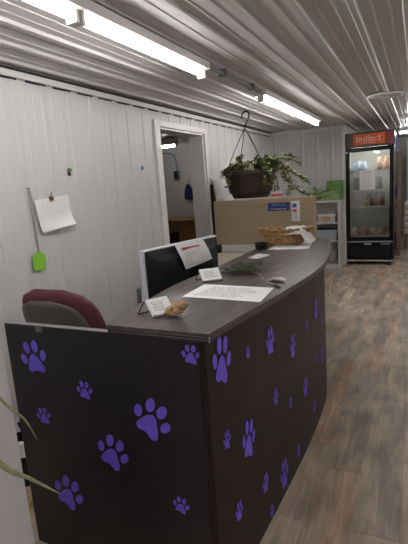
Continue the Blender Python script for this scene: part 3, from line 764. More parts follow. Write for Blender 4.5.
# tissue on the carton and a small pile right of the pot
bm = B(); bmesh.ops.create_icosphere(bm, subdivisions=3, radius=1)
for v in bm.verts:
    k = 1 + .5 * mnoise.noise(v.co * 2.2); v.co = Vector((v.co.x * .04 * k, v.co.y * .03 * k, v.co.z * .026 * k + .024))
mz = min(v.co.z for v in bm.verts)
for v in bm.verts: v.co.z -= mz
bm.transform(Matrix.Translation((-1.975, 4.68, cz1 + .001))); tag(obj('tissue', bm, M['cloth_white'], smooth=False), 'crumpled white tissue on the left end of the carton', 'tissue')
for i, (mm, lb) in enumerate(((M['white_pack'], 'pale booklet at the bottom of the small pile on the carton'), (M['redink'], 'dull red booklet in the small pile on the carton'), (M['white_pack'], 'pale booklet on top of the small pile on the carton'))):
    z0 = cz1 + .001 + i * .022
    tag(obj('booklet', box(B(), -1.40 + .006 * i, -1.30 + .004 * i, 4.635, 4.73, z0, z0 + .021), mm, bevel=.002), lb, 'booklet', 'booklets on the carton')

# ================================================================= HANGING PLANT
px, py = -1.735, 4.985
hp = thing('hanging_plant', 'trailing green plant in a brown hanging pot above the carton', 'plant', (px, py, 1.27))
T0 = Matrix.Translation((px, py, 0))
pot = obj('pot', lathe(B(), [(.240, 1.335), (.285, 1.54), (.300, 1.543), (.312, 1.546), (.314, 1.58), (.300, 1.581), (.278, 1.565), (.228, 1.345)], 40, T0, close=False), M['pot'], hp)
obj('saucer', lathe(B(), [(.14, 1.277), (.20, 1.279), (.222, 1.325), (.216, 1.332), (.10, 1.33)], 36, T0), M['pot'], hp, smooth=False)
obj('soil', lathe(B(), [(.22, 1.40), (.268, 1.556), (.12, 1.575)], 28, T0), M['soil'], hp)
ht = 2.19
bm = B()
hk = bez([(px - .055, py, 2.155), (px - .062, py, 2.185), (px - .045, py, 2.215), (px - .0, py, 2.228), (px + .025, py, 2.20), (px + .015, py, 2.15), (px - .02, py, 2.09), (px - .035, py, 2.05)], 5)
tube(bm, hk, .009, 8); obj('hook', bm, M['wire'], hp, smooth=True)
bm = B(); tube(bm, [(px - .02, py, 2.246), (px - .02, py, 2.226)], .006, 6); tube(bm, [(px - .02, py, 2.235), (px - .0, py, 2.222)], .007, 6); obj('ceiling_screw', bm, M['grey_metal'], hp)
for (ax, ay) in ((-.27, -.06), (.24, -.13), (.10, .26), (-.20, .19)):
    bm = B(); tube(bm, [(px - .034, py, 2.055), (px + ax * .5 - .015, py + ay * .5, 1.83), (px + ax, py + ay, 1.57)], .0038, 5); obj('hanger_wire', bm, M['wire'], hp)
rnd = random.Random(11)
vines = []
def vine(pts): vines.append(bez(pts, 8))
for i in range(60):       # mound over the rim
    a_ = rnd.uniform(0, 2 * PI); r0 = rnd.uniform(.05, .22); r1 = r0 + rnd.uniform(.06, .17); h = rnd.uniform(.03, .12) * (1.3 if math.cos(a_) > -.2 else .75)
    vine([(px + r0 * math.cos(a_), py + r0 * math.sin(a_), 1.57), (px + (r0 + r1) / 2 * math.cos(a_), py + (r0 + r1) / 2 * math.sin(a_), 1.58 + h), (px + r1 * math.cos(a_), py + r1 * math.sin(a_), 1.56 + h * .6)])
for (dx, dy, dz) in ((.36, -.18, -.26), (.42, -.05, -.14), (.30, -.26, -.10), (.46, .0, -.24), (.33, -.2, -.32), (.25, -.27, -.18), (.40, .12, -.3), (-.26, -.16, -.05), (-.13, -.33, -.16), (-.33, .02, .02)):
    vine([(px + dx * .35, py + dy * .35, 1.58), (px + dx * .75, py + dy * .75, 1.64), (px + dx, py + dy, 1.57 + dz * .4), (px + dx * 1.05, py + dy * 1.05, 1.57 + dz)])
vine([(px + .1, py, 1.6), (px + .28, py - .05, 1.68), (px + .42, py - .05, 1.715), (px + .58, py - .05, 1.67)])
vine([(px + .15, py, 1.6), (px + .33, py - .02, 1.68), (px + .48, py, 1.66), (px + .60, py, 1.60)])
vine([(px + .15, py + .05, 1.6), (px + .30, py + .05, 1.62), (-1.375, 5.2, 1.46), (-1.30, 5.6, 1.30), (-1.25, 6.2, 1.19), (-1.16, 6.8, 1.19), (-1.12, 7.2, 1.20)])
vine([(px + .15, py + .1, 1.6), (px + .34, py + .08, 1.60), (-1.32, 5.25, 1.54), (-1.22, 5.6, 1.40), (-1.17, 6.0, 1.28)])
vine([(px + .15, py + .1, 1.6), (px + .36, py + .12, 1.62), (-1.27, 5.3, 1.50), (-1.19, 5.6, 1.44)])
vine([(-1.30, 5.6, 1.30), (-1.24, 6.0, 1.24), (-1.14, 6.5, 1.26)])
bms = B(); bl = B(); bp_ = B()
for vi, v in enumerate(vines):
    tube(bms, v, .0035, 5)
    L_ = sum((v[i + 1] - v[i]).length for i in range(len(v) - 1)); nl = max(6, int(L_ / .014))
    for q in range(nl):
        s = (q + rnd.random()) / nl * (len(v) - 1); i = min(int(s), len(v) - 2); p = v[i].lerp(v[i + 1], s - i)
        if p.z < 1.56 and math.hypot(p.x - px, p.y - py) < .25: continue
        a_ = rnd.uniform(0, 2 * PI); dv = Vector((math.cos(a_), math.sin(a_), rnd.uniform(-.5, .5)))
        if p.y > 7.05: continue
        sc_ = rnd.uniform(.75, 1.25)
        leaf(bp_ if rnd.random() < .38 else bl, p, dv, Vector((rnd.uniform(-.5, .5), rnd.uniform(-.5, .5), 1)), .048 * sc_, .036 * sc_, n=4)
obj('stems', bms, M['stem'], hp)
o_ = obj('leaves', bl, M['leaf'], hp, recalc=False); o_['kind'] = 'stuff'
o_ = obj('pale_leaves', bp_, M['leaf_pale'], hp, recalc=False, label='yellowish green leaves'); o_['kind'] = 'stuff'

# ================================================================= ON THE LEFT WALL
XW = XL
# papers under a clip
wp = thing('wall_paper', 'white printed sheets clipped to the left wall above the chair', 'paper', (XW + .02, 2.35, 1.23))
bm = B()
def wall_sheet(bm, pts, x, curl=0.0, n=10):
    g = []
    for j in range(n + 1):
        row = []
        for i in range(n + 1):
            u, v = i / n, j / n
            a_ = Vector(pts[0]).lerp(Vector(pts[1]), u); b_2 = Vector(pts[3]).lerp(Vector(pts[2]), u); p = a_.lerp(b_2, v)
            row.append(bm.verts.new((x + curl * (max(0, v - .5) * 2) ** 2 * (.3 + u), p.x, p.y)))
        g.append(row)
    for j in range(n):
        for i in range(n): bm.faces.new((g[j][i], g[j + 1][i], g[j + 1][i + 1], g[j][i + 1]))
    solid(bm, geom=bm.faces[:], thickness=.001)
wall_sheet(bm, [(2.205, 1.428), (2.500, 1.452), (2.545, 1.262), (2.245, 1.207)], XW + .016); obj('back_sheet', bm, M['paper'], wp)
bm = B(); wall_sheet(bm, [(2.190, 1.436), (2.512, 1.455), (2.520, 1.250), (2.220, 1.222)], XW + .020, .03); fs = obj('front_sheet', bm, M['paper'], wp)
bm = B(); TYZ = Matrix(((0, 0, 1, 0), (1, 0, 0, 0), (0, 1, 0, 0), (0, 0, 0, 1)))
Tg = Matrix.Translation((XW + .0215, 2.345, 1.365)) @ Matrix.Rotation(.07, 4, 'X') @ TYZ
for i in range(6): box(bm, -.12, .12, -.055 + i * .022, -.053 + i * .022, 0, .0006, Tg)
for i in range(8): box(bm, -.12 + i * .034, -.118 + i * .034, -.055, .055, 0, .0006, Tg)
obj('printed_grid', bm, mat('light_print', (.62, .62, .63), .8, noise=.05), fs)
bm = B(); box(bm, XW + .014, XW + .032, 2.325, 2.355, 1.425, 1.452); tube(bm, [(XW + .03, 2.34, 1.45), (XW + .03, 2.335, 1.472), (XW + .03, 2.345, 1.478)], .003, 6)
obj('clip', bm, M['amber'], wp, label='small brown clip')
# fly swatter
fs_ = thing('fly_swatter', 'lime green fly swatter hanging on the left wall', 'fly swatter', (XW + .02, 2.16, .98))
bm = B(); pts = [(2.150, 1.105), (2.185, 1.105), (2.215, 1.08), (2.222, 1.04), (2.212, .978), (2.115, .985), (2.108, 1.05), (2.118, 1.085)]
prism(bm, pts, 0, .004, Matrix.Translation((XW + .016, 0, 0)) @ TYZ)
hd = obj('swatter_head', bm, M['green_swat'], fs_, bevel=.001)
bm = B()
for i in range(7): box(bm, XW + .0202, XW + .0214, 2.122 + i * .014, 2.126 + i * .014, .985, 1.085)
obj('mesh_ridges', bm, M['green_swat'], hd)
bm = B(); tube(bm, [(XW + .018, 2.168, 1.10), (XW + .018, 2.160, 1.30), (XW + .018, 2.150, 1.485), (XW + .018, 2.158, 1.515), (XW + .018, 2.170, 1.49), (XW + .018, 2.172, 1.30), (XW + .018, 2.174, 1.10)], .0028, 6)
obj('handle', bm, M['grey_metal'], fs_, label='grey wire handle')
bm = B(); tube(bm, [(XW + .002, 2.160, 1.512), (XW + .028, 2.160, 1.512)], .004, 6); tag(obj('nail', bm, M['grey_metal']), 'small nail holding the fly swatter on the wall', 'nail')
# pins
t = thing('push_pin', 'dark green pin on the wall above the papers', 'pin', (XW, 2.568, 1.605))
obj('pin_head', lathe(B(), [(.010, 0), (.016, .008), (.014, .02), (.005, .024)], 14, Matrix.Translation((XW + .002, 2.568, 1.627)) @ Matrix.Rotation(PI / 2, 4, 'Y')), M['green_box'], t)
obj('pin_clip', box(B(), XW + .002, XW + .014, 2.557, 2.577, 1.588, 1.612), M['black'], t)
bm = B(); lathe(bm, [(.010, 0), (.018, .006), (.014, .016)], 14, Matrix.Translation((XW + .0005, 3.53, 1.647)) @ Matrix.Rotation(PI / 2, 4, 'Y')); box(bm, XW + .001, XW + .012, 3.522, 3.538, 1.628, 1.65)
tag(obj('push_pin', bm, M['blue_pack']), 'small blue pin on the wall left of the doorway', 'pin')
# outlet box
t = thing('outlet_box', 'grey metal outlet box low on the left wall behind the monitor', 'outlet', (XW, 3.30, .46))
obj('box_body', box(B(), XW + .001, XW + .05, 3.255, 3.345, .462, .592), M['grey_metal'], t, bevel=.004)
obj('cover_plate', box(B(), XW + .0505, XW + .054, 3.25, 3.35, .457, .597), M['silver'], t, bevel=.001)
# black pouch on a hook right of the doorway
t = thing('hanging_pouch', 'long narrow black pouch on a wall hook right of the doorway', 'pouch', (XW + .03, 5.02, 1.10))
bm = B(); prism(bm, [(4.975, 1.455), (5.02, 1.462), (5.035, 1.40), (5.075, 1.23), (5.07, .80), (5.0, .80), (4.985, 1.24)], 0, .03, Matrix.Translation((XW + .012, 0, 0)) @ TYZ); obj('pouch_body', bm, M['black'], t, bevel=.006)
bm = B(); tube(bm, [(XW + .002, 4.985, 1.53), (XW + .03, 4.985, 1.52), (XW + .03, 4.99, 1.45)], .0035, 6); tube(bm, [(XW + .03, 4.99, 1.47), (XW + .04, 5.05, 1.50), (XW + .04, 5.09, 1.49)], .003, 6); obj('hook', bm, M['wire'], t)

# ================================================================= ROOM BEHIND THE DOORWAY
t = thing('electrical_box', 'grey electrical box with a conduit in the room behind the doorway', 'electrical box', (-4.06, YB, 1.6))
obj('box_body', box(B(), -4.115, -4.01, YB - .07, YB - .002, 1.61, 1.76), M['grey_metal'], t, bevel=.004)
obj('box_cover', box(B(), -4.10, -4.025, YB - .078, YB - .0705, 1.625, 1.745), M['black'], t)
bm = B(); tube(bm, bez([(-4.06, YB - .04, 1.77), (-4.06, YB - .04, 1.93), (-4.10, YB - .04, 2.04), (-4.20, YB - .04, 2.09), (-4.40, YB - .04, 2.10)], 5), .011, 8); obj('conduit', bm, M['grey_metal'], t)
t = thing('navy_bag', 'navy cloth bag hanging on the wall seen through the doorway', 'bag', (-3.77, YB - .05, 1.25))
bm = B(); prism(bm, [(-3.86, 1.50), (-3.82, 1.50), (-3.76, 1.40), (-3.73, 1.25), (-3.82, 1.215), (-3.92, 1.24), (-3.91, 1.37)], 0, .07, Matrix.Translation((0, YB - .02, 0)) @ TXZ); obj('bag_body', bm, M['navy'], t, bevel=.015)
bm = B(); tube(bm, [(-3.84, YB - .003, 1.56), (-3.84, YB - .03, 1.55), (-3.84, YB - .05, 1.49)], .005, 6); obj('hook', bm, M['wire'], t)
t = thing('wooden_desk', 'honey coloured wooden desk in the room behind the doorway', 'desk', (-3.95, 7.2, 0))
obj('tabletop', box(B(), -4.45, -3.45, 6.85, 7.5, .87, .90), M['wood_orange'], t, bevel=.003)
obj('front_panel', box(B(), -4.42, -3.48, 6.88, 6.90, .03, .869), M['wood_orange'], t)
for xx in (-4.44, -3.48): obj('side_panel', box(B(), xx, xx + .022, 6.87, 7.48, 0, .869), M['wood_orange'], t)
tag(obj('office_case', box(B(), -4.02, -3.70, 6.50, 6.80, .38, .72), M['black'], bevel=.008), 'black case in front of the wooden desk behind the doorway', 'case')
tag(obj('storage_tote', box(B(), -4.04, -3.68, 6.45, 6.83, .0, .379), M['shell'], bevel=.01), 'dull tote under the black case behind the doorway', 'tote')
# small white faucet-like thing on the wooden desk
bm = B(); tube(bm, bez([(-4.20, 7.0, .91), (-4.20, 7.0, .97), (-4.14, 7.0, 1.0), (-4.08, 7.0, .975)], 4), .012, 8); box(bm, -4.23, -4.17, 6.97, 7.03, .901, .915)
tag(obj('desk_lamp', bm, M['lamp_house']), 'small white gooseneck lamp on the wooden desk', 'lamp')

# ================================================================= WHITE SHELF by the back wall
sx0, sx1, sy0, sy1 = -1.86, -1.095, 7.28, 7.58
bs = thing('bookshelf', 'low white open bookshelf against the back wall left of the cooler', 'shelf', ((sx0 + sx1) / 2, 7.43, 0))
for xx in (sx0, sx1 - .03): obj('side_panel', box(B(), xx, xx + .03, sy0, sy1, 0, 1.085), M['shelf_white'], bs)
for z0, z1 in ((.04, .07), (.425, .45), (.715, .74), (1.055, 1.085)):
    obj('shelf_board', box(B(), sx0 + .031, sx1 - .031, sy0 + .004, sy1, z0, z1 - .0005), M['shelf_white'], bs)
obj('back_panel', box(B(), sx0 + .031, sx1 - .031, sy1 - .008, sy1 - .001, .07, 1.05), M['shelf_white'], bs)
obj('plinth', box(B(), sx0 + .031, sx1 - .031, sy0 + .01, sy0 + .03, 0, .039), M['shelf_white'], bs)
tag(obj('green_carton', box(B(), -1.285, -1.065, 7.30, 7.50, 1.087, 1.385), M['green_box'], bevel=.005), 'tall dark green box on top of the white bookshelf beside the cooler', 'box', 'green boxes on the bookshelf')
tag(obj('green_carton', box(B(), -1.50, -1.295, 7.32, 7.50, 1.087, 1.25), M['green_box2'], bevel=.005), 'low pale green box on top of the white bookshelf', 'box', 'green boxes on the bookshelf')
tag(obj('green_carton', box(B(), -1.36, -1.10, 7.20 + .085, 7.295, 1.087, 1.235), M['green_box2'], bevel=.003), 'thin green box leaning in front of the tall green one', 'box', 'green boxes on the bookshelf')
def jar(x, y, z, r, h, mm, label, lidm=None, group='jars on the bookshelf'):
    t = thing('jar', label, 'jar', (x, y, z), group)
    obj('jar_body', lathe(B(), [(r * .9, 0), (r, .008), (r, h * .72), (r * .75, h * .84)], 20, Matrix.Translation((x, y, z))), mm, t, smooth=False)
    obj('lid', lathe(B(), [(r * .78, h * .842), (r * .8, h), (r * .6, h)], 20, Matrix.Translation((x, y, z))), lidm or M['tan_pack'], t)
jar(-1.60, 7.38, .7405, .052, .16, M['amber'], 'brown jar on the upper shelf of the white bookshelf, leftmost')
jar(-1.49, 7.44, .7405, .04, .12, M['amber'], 'brown jar behind the white tub on the bookshelf')
jar(-1.18, 7.46, .7405, .03, .16, M['tan_pack'], 'thin tan jar at the right end of the upper bookshelf')
t = thing('plastic_tub', 'cream tub with a printed band on the upper bookshelf', 'tub', (-1.30, 7.36, .7405))
obj('tub_body', box(B(), -1.44, -1.17, 7.30, 7.41, .7405, .845), M['tub'], t, bevel=.008)
obj('tub_lid', box(B(), -1.445, -1.165, 7.295, 7.415, .8455, .862), M['paper'], t, bevel=.003)
obj('tub_label', box(B(), -1.38, -1.24, 7.2975, 7.2995, .765, .825), M['tan_pack'], t)
t = thing('storage_bin', 'blue grey open bin with dark contents on the middle bookshelf', 'bin', (-1.42, 7.4, .4505))
bm = B(); a = [(-1.60, 7.31), (-1.16, 7.31), (-1.16, 7.53), (-1.60, 7.53)]; b = [(-1.64, 7.295), (-1.135, 7.295), (-1.135, 7.55), (-1.64, 7.55)]
lo = [bm.verts.new((x, y, .4505)) for x, y in a]; hi = [bm.verts.new((x, y, .62)) for x, y in b]; hi2 = [bm.verts.new((x * .99 - .014, y * .999 + .008, .62)) for x, y in b]; lo2 = [bm.verts.new((x, y, .47)) for x, y in a]
bm.faces.new(lo[::-1])
for k in range(4): bm.faces.new((lo[k], lo[(k + 1) % 4], hi[(k + 1) % 4], hi[k]))
bmesh.ops.delete(bm, geom=hi2 + lo2, context='VERTS')
solid(bm, geom=bm.faces[:], thickness=.004); obj('bin_body', bm, M['bin'], t)
bm = B(); rnd = random.Random(2)
for i in range(14):
    x = -1.57 + i * .031; box(bm, x, x + .025, 7.33, 7.5, .47, .615 + rnd.uniform(0, .03))
o_ = obj('contents', bm, M['black'], t)
t = thing('snack_bag', 'grey pink bag on the bottom bookshelf', 'bag', (-1.25, 7.42, .0705))
bm = B(); g_ = []
for j, (hw, hd, z) in enumerate([(.14, .05, 0), (.15, .065, .07), (.14, .05, .17), (.145, .01, .24)]):
    g_.append([bm.verts.new((-1.31 + hw * sx, 7.42 + hd * sy, .0705 + z)) for sx, sy in ((-1, -1), (0, -1.15), (1, -1), (1, 1), (0, 1.15), (-1, 1))])
for j in range(3):
    for k in range(6): bm.faces.new((g_[j][k], g_[j][(k + 1) % 6], g_[j + 1][(k + 1) % 6], g_[j + 1][k]))
bm.faces.new(g_[0][::-1]); bm.faces.new(g_[-1]); obj('bag_body', bm, M['pink_bag'], t, smooth=False)
obj('bag_label', box(B(), -1.37, -1.25, 7.353, 7.356, .14, .20), M['ink'], t)
# pale cord on the floor
bm = B(); tube(bm, bez([(-1.16, 7.20, .008), (-1.12, 6.8, .008), (-1.06, 6.3, .008), (-1.03, 5.9, .008), (-.97, 5.55, .008)], 6), .010, 6)
tag(obj('cord', bm, M['pale_cord'], smooth=True), 'pale cord lying on the floor between the counter and the bookshelf', 'cord')

# ================================================================= COOLER
fx0, fx1, fy0, fy1 = -1.040, -.335, 7.60, 8.30
fr = thing('display_cooler', 'tall black glass door display cooler with an orange header sign', 'cooler', ((fx0 + fx1) / 2, 7.95, 0))
bm = B(); box(bm, fx0, fx0 + .035, fy0 + .05, fy1, .38, 1.86); box(bm, fx1 - .035, fx1, fy0 + .05, fy1, .38, 1.86); box(bm, fx0 + .035, fx1 - .035, fy1 - .04, fy1, .38, 1.86)
box(bm, fx0, fx1, fy0 + .05, fy1, 1.861, 2.085); box(bm, fx0, fx1, fy0 + .03, fy1, .06, .379); obj('cabinet', bm, M['black_gloss'], fr, bevel=.004)
bm = B(); box(bm, fx0 + .0355, fx0 + .04, fy0 + .07, fy1 - .041, .385, 1.855); box(bm, fx1 - .04, fx1 - .0355, fy0 + .07, fy1 - .041, .385, 1.855)
box(bm, fx0 + .04, fx1 - .04, fy1 - .05, fy1 - .041, .385, 1.855); box(bm, fx0 + .04, fx1 - .04, fy0 + .07, fy1 - .05, .380, .395); box(bm, fx0 + .04, fx1 - .04, fy0 + .07, fy1 - .05, 1.845, 1.859)
obj('liner', bm, M['fr_inside'], fr)
door = obj('door', (lambda b: (box(b, fx0, fx0 + .058, fy0, fy0 + .045, .395, 1.855), box(b, fx1 - .058, fx1, fy0, fy0 + .045, .395, 1.855), box(b, fx0 + .058, fx1 - .058, fy0, fy0 + .045, .395, .455), box(b, fx0 + .058, fx1 - .058, fy0, fy0 + .045, 1.795, 1.855), b)[-1])(B()), M['black_gloss'], fr, bevel=.003)
obj('glass_pane', box(B(), fx0 + .058, fx1 - .058, fy0 + .020, fy0 + .026, .455, 1.795), M['glass'], door)
obj('door_handle', box(B(), fx1 - .05, fx1 - .03, fy0 - .022, fy0 - .001, .95, 1.45), M['black'], door, bevel=.004)
obj('lock', box(B(), fx0 + .01, fx0 + .03, fy0 - .006, fy0 - .0005, 1.785, 1.805), M['silver'], door)
for k, z in enumerate((.47, .94, 1.20, 1.495)):
    bm = B(); box(bm, fx0 + .045, fx1 - .045, fy0 + .085, fy0 + .10, z - .028, z)
    for i in range(16): tube(bm, [(fx0 + .06 + i * .038, fy0 + .11, z - .006), (fx0 + .06 + i * .038, fy1 - .07, z - .006)], .0028, 4)
    obj('wire_shelf', bm, M['shelf_white'], fr)
# header: printed front, orange plate, lettering
hp_ = B(); box(hp_, fx0 - .012, fx1 + .012, fy0 - .006, fy0 + .049, 1.862, 2.083); hdr = obj('header_frame', hp_, M['black_gloss'], fr, bevel=.004)
Th = Matrix.Translation((fx0 + .004, fy0 - .0075, 1.872))
hpn = obj('header_print', box(B(), 0, .698, 0, .001, 0, .20, Th), M['header'], hdr)
hpn.data.transform(Matrix.Translation((.36, 0, 0)))   # texture space starts at the sign's left edge
hpn.location = (-.36, 0, 0)
obj('orange_plate', box(B(), fx0 + .115, fx1 - .125, fy0 - .0105, fy0 - .0078, 1.895, 2.058), M['orange_sign'], hdr, label='orange name plate')
# serif letters as strokes
def glyphs():
    sw, th_ = .17, .06          # stem and hairline widths (of x-height 1)
    def I(h, serif=True):
        q = [('r', 0, sw, 0, h)]
        if serif: q += [('r', -.12, sw + .12, 0, th_), ('r', -.12, sw + .12, h - th_, h)]
        return q, sw + .30
    def arc(cx, cy, rx, ry, a0, a1, w0, w1): return ('a', cx, cy, rx, ry, a0, a1, w0, w1)
    G = {}
    G['I'] = I(1.45)
    G['i'] = ([('r', 0, sw, 0, 1), ('r', -.12, sw + .12, 0, th_), ('r', -.14, sw, 1 - th_ * 1.5, 1), ('r', -.01, sw + .01, 1.22, 1.42)], sw + .30)
    G['n'] = ([('r', 0, sw, 0, 1), ('r', -.12, sw + .12, 0, th_), ('r', -.14, sw, 1 - th_ * 1.5, 1), ('r', .52, .52 + sw, 0, .72), ('r', .40, .52 + sw + .12, 0, th_), arc(.395, .66, .245, .29, 0, 170, .14, .05)], .52 + sw + .28)
    G['s'] = ([arc(.27, .74, .19, .20, 20, 270, .06, .15), arc(.27, .27, .21, .22, 90, -160, .15, .06)], .66)
    G['t'] = ([('r', .10, .10 + sw, .12, 1.28), ('r', -.06, .52, .93, 1.0), arc(.33, .17, .15, .14, 180, 320, .15, .05)], .66)
    G['c'] = ([arc(.36, .5, .28, .45, 40, 325, .09, .09), arc(.36, .5, .26, .42, 120, 240, .18, .18)], .80)
    return G
def word_bm(txt, h, x, z, y):
    G = glyphs(); tot = sum(G[c][1] for c in txt); bm = B(); cx = -tot / 2
    for c in txt:
        for q in G[c][0]:
            if q[0] == 'r':
                box(bm, x + (cx + q[1]) * h, x + (cx + q[2]) * h, y - .002, y, z + q[3] * h, z + q[4] * h)
            else:
                _, ax, ay, rx, ry, a0, a1, w0, w1 = q; n = 12; prev = None
                for i in range(n + 1):
                    s = i / n; a_ = math.radians(a0 + (a1 - a0) * s); w_ = w0 + (w1 - w0) * s
                    o = (ax + (rx + w_ / 2) * math.cos(a_), ay + (ry + w_ / 2) * math.sin(a_)); i_ = (ax + (rx - w_ / 2) * math.cos(a_), ay + (ry - w_ / 2) * math.sin(a_))
                    cur = [bm.verts.new((x + (cx + p[0]) * h, yy, z + p[1] * h)) for yy in (y - .002, y) for p in (o, i_)]
                    if prev:
                        bm.faces.new((prev[0], cur[0], cur[1], prev[1])); bm.faces.new((prev[2], prev[3], cur[3], cur[2])); bm.faces.new((prev[0], prev[2], cur[2], cur[0])); bm.faces.new((prev[1], cur[1], cur[3], prev[3]))
                    prev = cur
        cx += G[c][1]
    return bm
obj('header_text', word_bm('Instinct', .064, (fx0 + fx1) / 2 - .003, 1.942, fy0 - .0106), M['paper'], hdr, label='cream serif lettering')
obj('header_text', box(B(), -.80, -.60, fy0 - .0122, fy0 - .0106, 1.918, 1.923), M['paper'], hdr)
# lower grille
obj('chrome_strip', box(B(), fx0, fx1, fy0 + .018, fy0 + .029, .372, .382), M['silver'], fr)
for i in range(6): obj('grille_slat', box(B(), fx0 + .06, fx1 - .06, fy0 + .018, fy0 + .029, .145 + i * .028, .160 + i * .028), M['black'], fr)
obj('badge', box(B(), -.77, -.66, fy0 + .024, fy0 + .0295, .332, .348), M['silver'], fr, label='small silver badge')
obj('badge', box(B(), -.52, -.38, fy0 + .026, fy0 + .0295, .335, .350), M['ink'], fr)
obj('bottom_strip', box(B(), fx0, fx1, fy0 + .02, fy0 + .0295, .062, .079), M['silver'], fr)
for xx in (fx0 + .04, fx1 - .08):
    for yy in (fy0 + .05, fy1 - .10): obj('foot', lathe(B(), [(.022, 0), (.024, .01), (.014, .03), (.014, .0595)], 14, Matrix.Translation((xx + .02, yy, 0))), M['black'], fr)
# lamp inside the cooler's header (real coolers carry one)
b_ = B(); box(b_, fx0 + .10, fx1 - .10, fy0 + .075, fy0 + .09, 1.828, 1.844); obj('cooler_lamp', b_, mat('cooler_lamp_lit', (.9, .9, .9), .4, emit=(1, .99, .95), es=28.0), fr)
# notice on the glass
t = thing('paper_notice', 'white printed notice taped to the cooler door glass', 'notice', (-.71, fy0 + .018, 1.2))
obj('sheet', box(B(), -.832, -.60, fy0 + .0165, fy0 + .0185, 1.205, 1.505), M['paper'], t)
bm = B(); lines_bm(bm, .17, .22, 9, Matrix.Translation((-.716, fy0 + .0158, 1.35)) @ TXZ, lh=.2); obj('printed_text', bm, M['ink'], t)
obj('heading', box(B(), -.77, -.66, fy0 + .0155, fy0 + .0163, 1.468, 1.478), M['redink'], t)
# goods in the cooler
def pouch(x, y, z, w_, h_, mm, label, group, name='food_pouch', cat='food pouch'):
    bm = B(); g_ = []
    for (k, dd, zz) in ((.9, .6, 0), (1, 1, .25), (.95, .8, .6), (.85, .25, .9), (.8, .08, 1)):
        g_.append([bm.verts.new((x + w_ / 2 * k * sx, y + w_ * .35 * dd * sy, z + h_ * zz)) for sx, sy in ((-1, -.6), (0, -1), (1, -.6), (1, .6), (0, 1), (-1, .6))])
    for j in range(4):
        for k in range(6): bm.faces.new((g_[j][k], g_[j][(k + 1) % 6], g_[j + 1][(k + 1) % 6], g_[j + 1][k]))
    bm.faces.new(g_[0][::-1]); bm.faces.new(g_[-1])
    tag(obj(name, bm, mm, smooth=False), label, cat, group)
pos = ['leftmost', 'second from left', 'third from left', 'fourth from left', 'fifth from left', 'sixth from left', 'rightmost']
for i in range(6):
    pouch(-.93 + i * .096, fy0 + .18 + .03 * (i % 2), .4705, .09, (.13, .10, .16, .12, .10, .14)[i], M['tan_pack'] if i % 3 else M['white_pack'], '%s pouch on the floor of the cooler' % (pos[i] if i < 5 else pos[6]), 'pouches on the cooler floor')
for i in range(4):
    pouch(-.74 + i * .078, fy0 + .17, .9405, .07, (.09, .13, .12, .14)[i], M['amber'] if i % 2 else M['tan_pack'], '%s brown pouch on the second lowest cooler shelf' % (pos[i] if i < 3 else pos[6]), 'brown pouches in the cooler')
for i in range(3):
    pouch(-.72 + i * .10, fy0 + .42, .9405, .09, .2, M['bin'], '%s grey tub at the back of the second lowest cooler shelf' % (pos[i] if i < 2 else pos[6]), 'grey tubs in the cooler', 'food_tub', 'tub')
for i in range(4):
    pouch(-.94 + i * .08, fy0 + .20, 1.4955, .075, (.15, .17, .16, .15)[i], M['bin'] if i % 2 else M['pale_blue'], '%s bluish bag on the top cooler shelf' % (pos[i] if i < 3 else pos[6] + ' of the'), 'bluish bags on the top cooler shelf', 'food_bag', 'bag') if i < 3 else None
for i in range(2):
    pouch(-.55 + i * .10, fy0 + .2, 1.4955, .085, .21, M['tan_pack'], ('left' if i == 0 else 'right') + ' tan bag at the right end of the top cooler shelf', 'tan bags on the top cooler shelf', 'food_bag', 'bag')
for i in range(3):
    pouch(-.90 + i * .16, fy0 + .3, 1.2005, .13, .20, M['white_pack'] if i % 2 else M['bin'], '%s pale bag on the cooler shelf behind the notice' % (pos[i] if i < 2 else pos[6]), 'pale bags behind the notice', 'food_bag', 'bag')

# ================================================================= STORE SHELVING right of the cooler
t = thing('store_shelf', 'tall brown wooden store shelf just right of the cooler', 'shelf', (-.42, 8.75, 0))
ux0, ux1 = -.318, -.262
obj('upright', box(B(), ux0, ux1, 8.50, 8.56, 0, 1.80), M['wood_brown'], t)
obj('upright', box(B(), ux0, ux1, 8.98, 9.04, 0, 1.80), M['wood_brown'], t)
obj('upright', box(B(), -.90, -.86, 8.50, 8.56, 0, 1.80), M['wood_brown'], t)
for z in (.12, .55, 1.02, 1.30, 1.78): obj('shelf_board', box(B(), -.86, ux0 - .0005, 8.50, 9.04, z - .03, z), M['wood_brown'], t)
items = [('red_bag', .1205, .28, 'red_pack', 'red bag on the lowest shelf right of the cooler'), ('feed_bag', .5505, .14, 'white_pack', 'pale folded bag at the bottom of the stack right of the cooler'),
         ('feed_bag', 1.0205, .22, 'blue_pack', 'blue bag on the middle shelf right of the cooler'), ('tan_bag', 1.3005, .24, 'tub', 'pale box on the shelf above the blue bag right of the cooler'), ('blue_bag', 1.7805, .30, 'blue_pack', 'blue bag on the top shelf right of the cooler')]
for nm, z, h, mk, lb in items:
    pouch(-.42, 8.62, z, .20, h, M[mk], lb, None, nm, 'bag')
for i in range(3):
    tag(obj('feed_bag', box(B(), -.50, -.322, 8.52, 8.9, .692 + i * .062, .692 + i * .062 + .058), M[('bin', 'white_pack', 'tan_pack')[i]], bevel=.015), ('grey', 'white', 'tan')[i] + ' flat bag in the stack on the shelf right of the cooler', 'bag', 'stacked flat bags')
